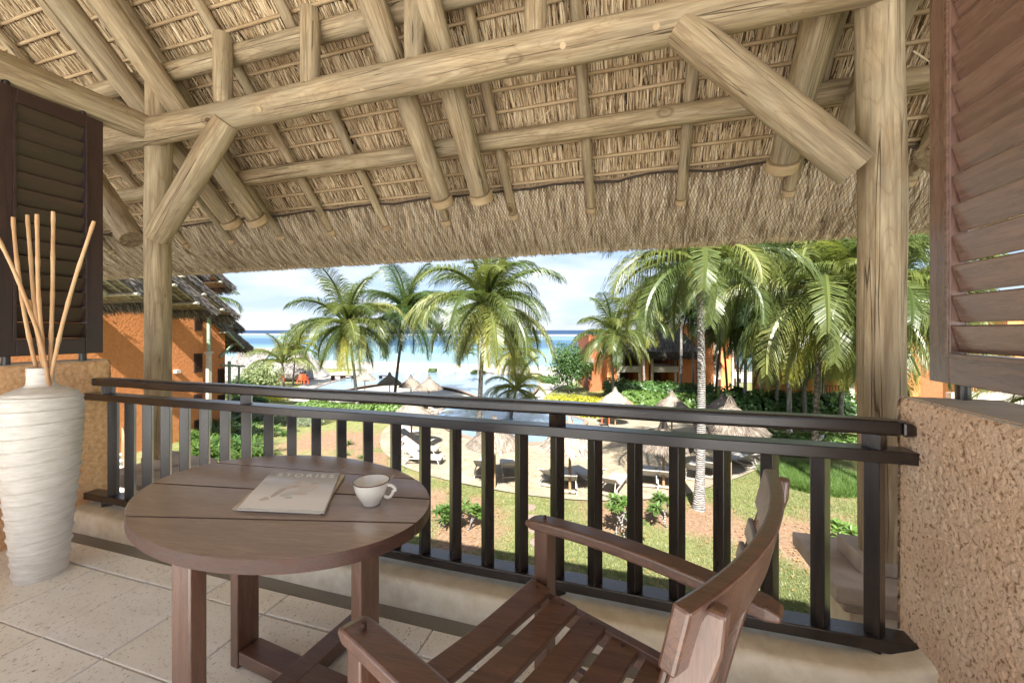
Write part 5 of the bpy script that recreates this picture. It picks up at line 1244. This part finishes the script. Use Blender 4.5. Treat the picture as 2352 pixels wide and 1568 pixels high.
# ---- helpers for buildings turned to face the balcony; local x = camera right, local y = away
def bld(name, u, t, label):
    p = gp(u, t=t); o = thing(name, p, label, 'building', None, YAW); return o, t, p
def P_(B, u, v, dy=0):
    o, t, p = B; x = (u - 1176) / FP * (t + dy); z = 1.32 - (v - 758) / FP * (t + dy); q = CAM + Fw * (t + dy) + Rt * x; l = (o.matrix_basis if False else Matrix.Rotation(-YAW, 3, 'Z')) @ (Vector((q.x, q.y, z)) - p); return l
def pbox(B, name, u0, u1, v0, v1, y0, y1, mat, par=None):
    a = P_(B, u0, v1, 0); b_ = P_(B, u1, v0, 0); m_ = MB().bb(a.x, b_.x, y0 + a.y, y1 + a.y, a.z, b_.z); o = m_.obj(name, mat); o.parent = par or B[0]; return o
def railing_far(B, u0, u1, v0, v1, y, mat):
    a = P_(B, u0, v1); b_ = P_(B, u1, v0); m_ = MB(); m_.bb(a.x, b_.x, y - .03, y + .03, b_.z - .07, b_.z).bb(a.x, b_.x, y - .03, y + .03, a.z, a.z + .06); k = max(2, int((b_.x - a.x) / .22))
    for i in range(k + 1): x = a.x + (b_.x - a.x) * i / k; m_.bb(x - .025, x + .025, y - .025, y + .025, a.z + .06, b_.z - .07)
    o = m_.obj('balcony_rail', mat); o.parent = B[0]; return o
def far_thatch(B, quad, y0, seed, n=5000, back=4.0, th=.55, mat='grey_thatch'):
    """quad px: eave left, eave right, ridge right, ridge left; slope leaning back"""
    (a, b_, c, d) = [P_(B, *q) for q in quad]; a.y = b_.y = y0; c.y = d.y = y0 + back
    nn = (b_ - a).cross(d - a).normalized(); 
    if nn.y > 0: nn = -nn
    vs_ = [a, b_, c, d]; lo = [q - nn * th for q in vs_]; m_ = MB(); m_.add(vs_ + lo, [(0, 1, 2, 3), (7, 6, 5, 4), (0, 4, 5, 1), (1, 5, 6, 2), (2, 6, 7, 3), (3, 7, 4, 0)]); o = m_.obj('roof', M['far_roof']); o.parent = B[0]
    def fn(rs):
        f, g_ = rs.random(), rs.random() ** .8
        if rs.random() < .5: q = a.lerp(b_, f) - nn * rs.uniform(0, th); return q, (Vector((0, -.2, -1))), Vector((0, -1, 0))
        q = a.lerp(b_, f).lerp(d.lerp(c, f), g_); return q, (a - d).normalized(), nn
    o = thatch_pts(n, fn, 'thatch', M['grey_thatch'] if mat == 'grey_thatch' else M[mat], None, .25, .6, .03, .07, seed); o.parent = B[0]; tag(o, kind='stuff')
# ---- right house
B = bld('orange_house', 1500, 46, 'two-storey orange house with white balcony bands behind the palms')
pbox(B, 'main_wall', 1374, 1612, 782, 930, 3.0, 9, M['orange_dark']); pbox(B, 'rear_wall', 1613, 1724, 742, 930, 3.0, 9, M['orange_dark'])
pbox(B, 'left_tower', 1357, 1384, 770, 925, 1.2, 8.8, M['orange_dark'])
for v0, v1 in ((790, 815), (845, 875)): pbox(B, 'window', 1359, 1364, v0, v1, 1.12, 1.198, M['far_shutter'])
pbox(B, 'porch_roof', 1342, 1366, 825, 833, .2, 1.19, M['grey_thatch_core'])
for u0, u1 in ((1395, 1420), (1470, 1490), (1495, 1500)): pbox(B, 'pillar', u0, u1, 765 if u0 == 1395 else 800, 930, 0, 2.999, M['orange'])
for u0, u1 in ((1418, 1423), (1466, 1471), (1495, 1500), (1549, 1554)): pbox(B, 'white_jamb', u0, u1, 806, 930, -.12, -.002, M['cream'])
for u0, u1 in ((1420, 1470), (1500, 1556)):
    pbox(B, 'balcony_band', u0, u1, 840, 854, -.3, 3.0, M['cream']); railing_far(B, u0 + 1, u1 - 1, 824, 840, -.2, M['far_shutter'])
    pbox(B, 'door', u0 + 22, u0 + 40, 858, 905, 2.93, 2.99, M['far_shutter']); pbox(B, 'door', u0 + 22, u0 + 40, 806, 838, 2.93, 2.99, M['far_shutter'])
pbox(B, 'side_wall', 1556, 1598, 795, 930, -.2, 3.0, M['orange'])
far_thatch(B, ((1498, 806), (1598, 806), (1570, 735), (1520, 735)), -1.4, 3, 6000, 4.5)
far_thatch(B, ((1405, 800), (1500, 806), (1490, 760), (1425, 755)), -1.0, 4, 4000, 4.0)
pbox(B, 'tower_wall', 1612, 1634, 745, 930, -.6, 6, M['orange'])
pbox(B, 'tower_wall', 1652, 1674, 700, 930, -.4, 6, M['orange'])
pbox(B, 'white_bay', 1634, 1652, 790, 930, -.3, 5, M['cream'])
for v0, v1 in ((770, 794), (812, 846), (870, 900)): pbox(B, 'window', 1642, 1651, v0, v1, -.4, -.302, M['far_shutter'])
railing_far(B, 1636, 1652, 832, 846, -.5, M['far_shutter'])
for v0, v1 in ((780, 795), (852, 867)): pbox(B, 'balcony_band', 1674, 1724, v0, v1, -.7, 3, M['cream']); railing_far(B, 1675, 1722, v0 - 16, v0, -.6, M['cream'] if v0 < 800 else M['far_shutter'])
pbox(B, 'white_jamb', 1674, 1678, 795, 930, -.72, -.01, M['cream'])
far_thatch(B, ((1600, 735), (1735, 735), (1720, 640), (1620, 640)), -1.5, 5, 4000, 5)
# ---- low terrace building at the foot of the right grove
B2 = bld('terrace_house', 1900, 31, 'low yellow-walled terrace house glimpsed under the right palms')
pbox(B2, 'wall', 1834, 1985, 800, 960, 1.5, 6, M['orange']); pbox(B2, 'pillar', 1876, 1888, 850, 935, -.2, .2, M['cream']); pbox(B2, 'pillar', 1946, 1958, 850, 935, -.2, .2, M['cream'])
pbox(B2, 'recess_shade', 1838, 1874, 862, 925, 1.42, 1.498, M['orange_dark']); pbox(B2, 'low_parapet', 1830, 1962, 926, 950, -.5, -.3, M['cream']); railing_far(B2, 1890, 1944, 884, 912, -.1, M['far_shutter']); pbox(B2, 'beam', 1834, 1985, 845, 856, -.25, 1.49, M['cream'])  # the recess is a flat panel, its shade put into the colour
far_thatch(B2, ((1825, 848), (1990, 848), (1970, 800), (1850, 800)), -.9, 8, 3000, 3, .3)
# ---- far right building
B3 = bld('orange_annex', 2200, 30, 'orange annex with thatched roof beyond the right log post')
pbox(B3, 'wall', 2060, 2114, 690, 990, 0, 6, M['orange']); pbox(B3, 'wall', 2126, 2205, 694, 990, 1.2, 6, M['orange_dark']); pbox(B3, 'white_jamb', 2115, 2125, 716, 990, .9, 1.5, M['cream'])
pbox(B3, 'window', 2117, 2124, 725, 770, .82, .898, M['far_shutter']); pbox(B3, 'white_cornice', 2114, 2205, 690, 694, 1.0, 1.199, M['cream'])
pbox(B3, 'low_parapet', 2205, 2420, 905, 985, .6, 1.0, M['cream']); railing_far(B3, 2236, 2330, 884, 904, .8, M['pole']); pbox(B3, 'wall', 2360, 2500, 700, 990, 1.2, 6, M['orange'])
far_thatch(B3, ((2040, 690), (2220, 690), (2200, 630), (2080, 630)), -.5, 9, 5000, 4, .4)
# ---- restaurant pavilion
B4 = bld('thatched_restaurant', 640, 58, 'open thatched restaurant pavilion with pointed finial by the beach')
def cone_roof(B, u, vt, vb, w, th=24):
    a = P_(B, u, vb); t_ = P_(B, u, vt); r_ = w / FP * B[1]; h_ = t_.z - a.z
    o = MB().lathe([(r_, a.z - .25), (r_, a.z), (r_ * .55, a.z + h_ * .5), (.5, a.z + h_)], (a.x, 3, 0), th, False, .02).obj('cone_roof', M['far_roof']); o.parent = B[0]
    o = MB().lathe([(.9, a.z + h_ - .1), (.5, a.z + h_ + .35), (.18, a.z + h_ + .9), (.05, a.z + h_ + 1.9)], (a.x, 3, 0), 12).obj('finial', M['grey_thatch_core']); o.parent = B[0]
cone_roof(B4, 650, 787, 868, 78)
far_thatch(B4, ((505, 868), (600, 868), (610, 800), (540, 800)), -3, 10, 2500, 5, .4)
a = P_(B4, 560, 806); b_ = P_(B4, 640, 806); o = MB().tube([(a.x, 2.2, a.z), (b_.x, 2.2, b_.z)], .22, 8).obj('ridge_cap', M['grey_thatch_core']); o.parent = B4[0]
far_thatch(B4, ((655, 852), (725, 856), (700, 820), (668, 820)), -2.5, 11, 2500, 3, .35)
for u in (640, 664, 690, 712): pbox(B4, 'pillar', u, u + 3, 855, 905, -1.6, -1.4, M['pole'])
pbox(B4, 'back_bar', 610, 720, 868, 900, 3, 3.5, M['far_shutter'])
pbox(B4, 'floor_slab', 600, 730, 884, 896, -3, 6, M['sand'])
def chair_proto():
    t = thing('dining_chair', (0, 0, 0), 'x', 'chair', 'red chairs of the restaurant')
    def put(o): o.parent = t
    put(MB().bb(-.24, .24, -.24, .24, .42, .47).obj('seat', M['red'])); put(MB().bb(-.24, .24, .2, .25, .5, .98).obj('backrest', M['red']))
    for x in (-.21, .21):
        for y in (-.21, .21): put(MB().bb(x - .03, x + .03, y - .03, y + .03, 0, .42).obj('leg', M['red']))
    for x in (-.26, .26): put(MB().bb(x - .025, x + .025, -.22, .24, .64, .68).obj('arm', M['red']))
    return t
cpz = chair_proto()
for i, (u, t_, l) in enumerate(((690, 47, 'red armchair at the restaurant edge, left of a close pair'), (700.5, 47, 'red armchair at the restaurant edge, right of a close pair'), (647, 49, 'red armchair in the shade at the left end of the restaurant'), (1390, 27.5, 'orange-red chair under the parasol by the yellow hedge'))):
    p = gp(u, t=t_); p.z += .75 if i < 3 else .3
    if i == 0: cpz.location = p; cpz['label'] = l; cpz.rotation_euler = (0, 0, YAW); cpz.scale = (1.15,) * 3
    else: copy_tree(cpz, p, YAW + i, l, (1.15,) * 3)
for i, (u, t_) in enumerate(((775, 57), (800, 57), (885, 57))):
    p = gp(u, t=t_); t = thing('picnic_table', p, ('dark wooden dining table on the beach terrace, left one', 'dark wooden dining table on the beach terrace, middle one', 'dark wooden dining table on the beach terrace, right one')[i], 'table', 'dark tables on the beach terrace', YAW)
    MB().bb(p.x - .9, p.x + .9, p.y - .4, p.y + .4, p.z + .72, p.z + .78).obj('table_top', M['far_shutter'], t)
    for sx_ in (-.8, .8): MB().bb(p.x + sx_ - .05, p.x + sx_ + .05, p.y - .35, p.y + .35, p.z, p.z + .72).obj('leg', M['far_shutter'], t)
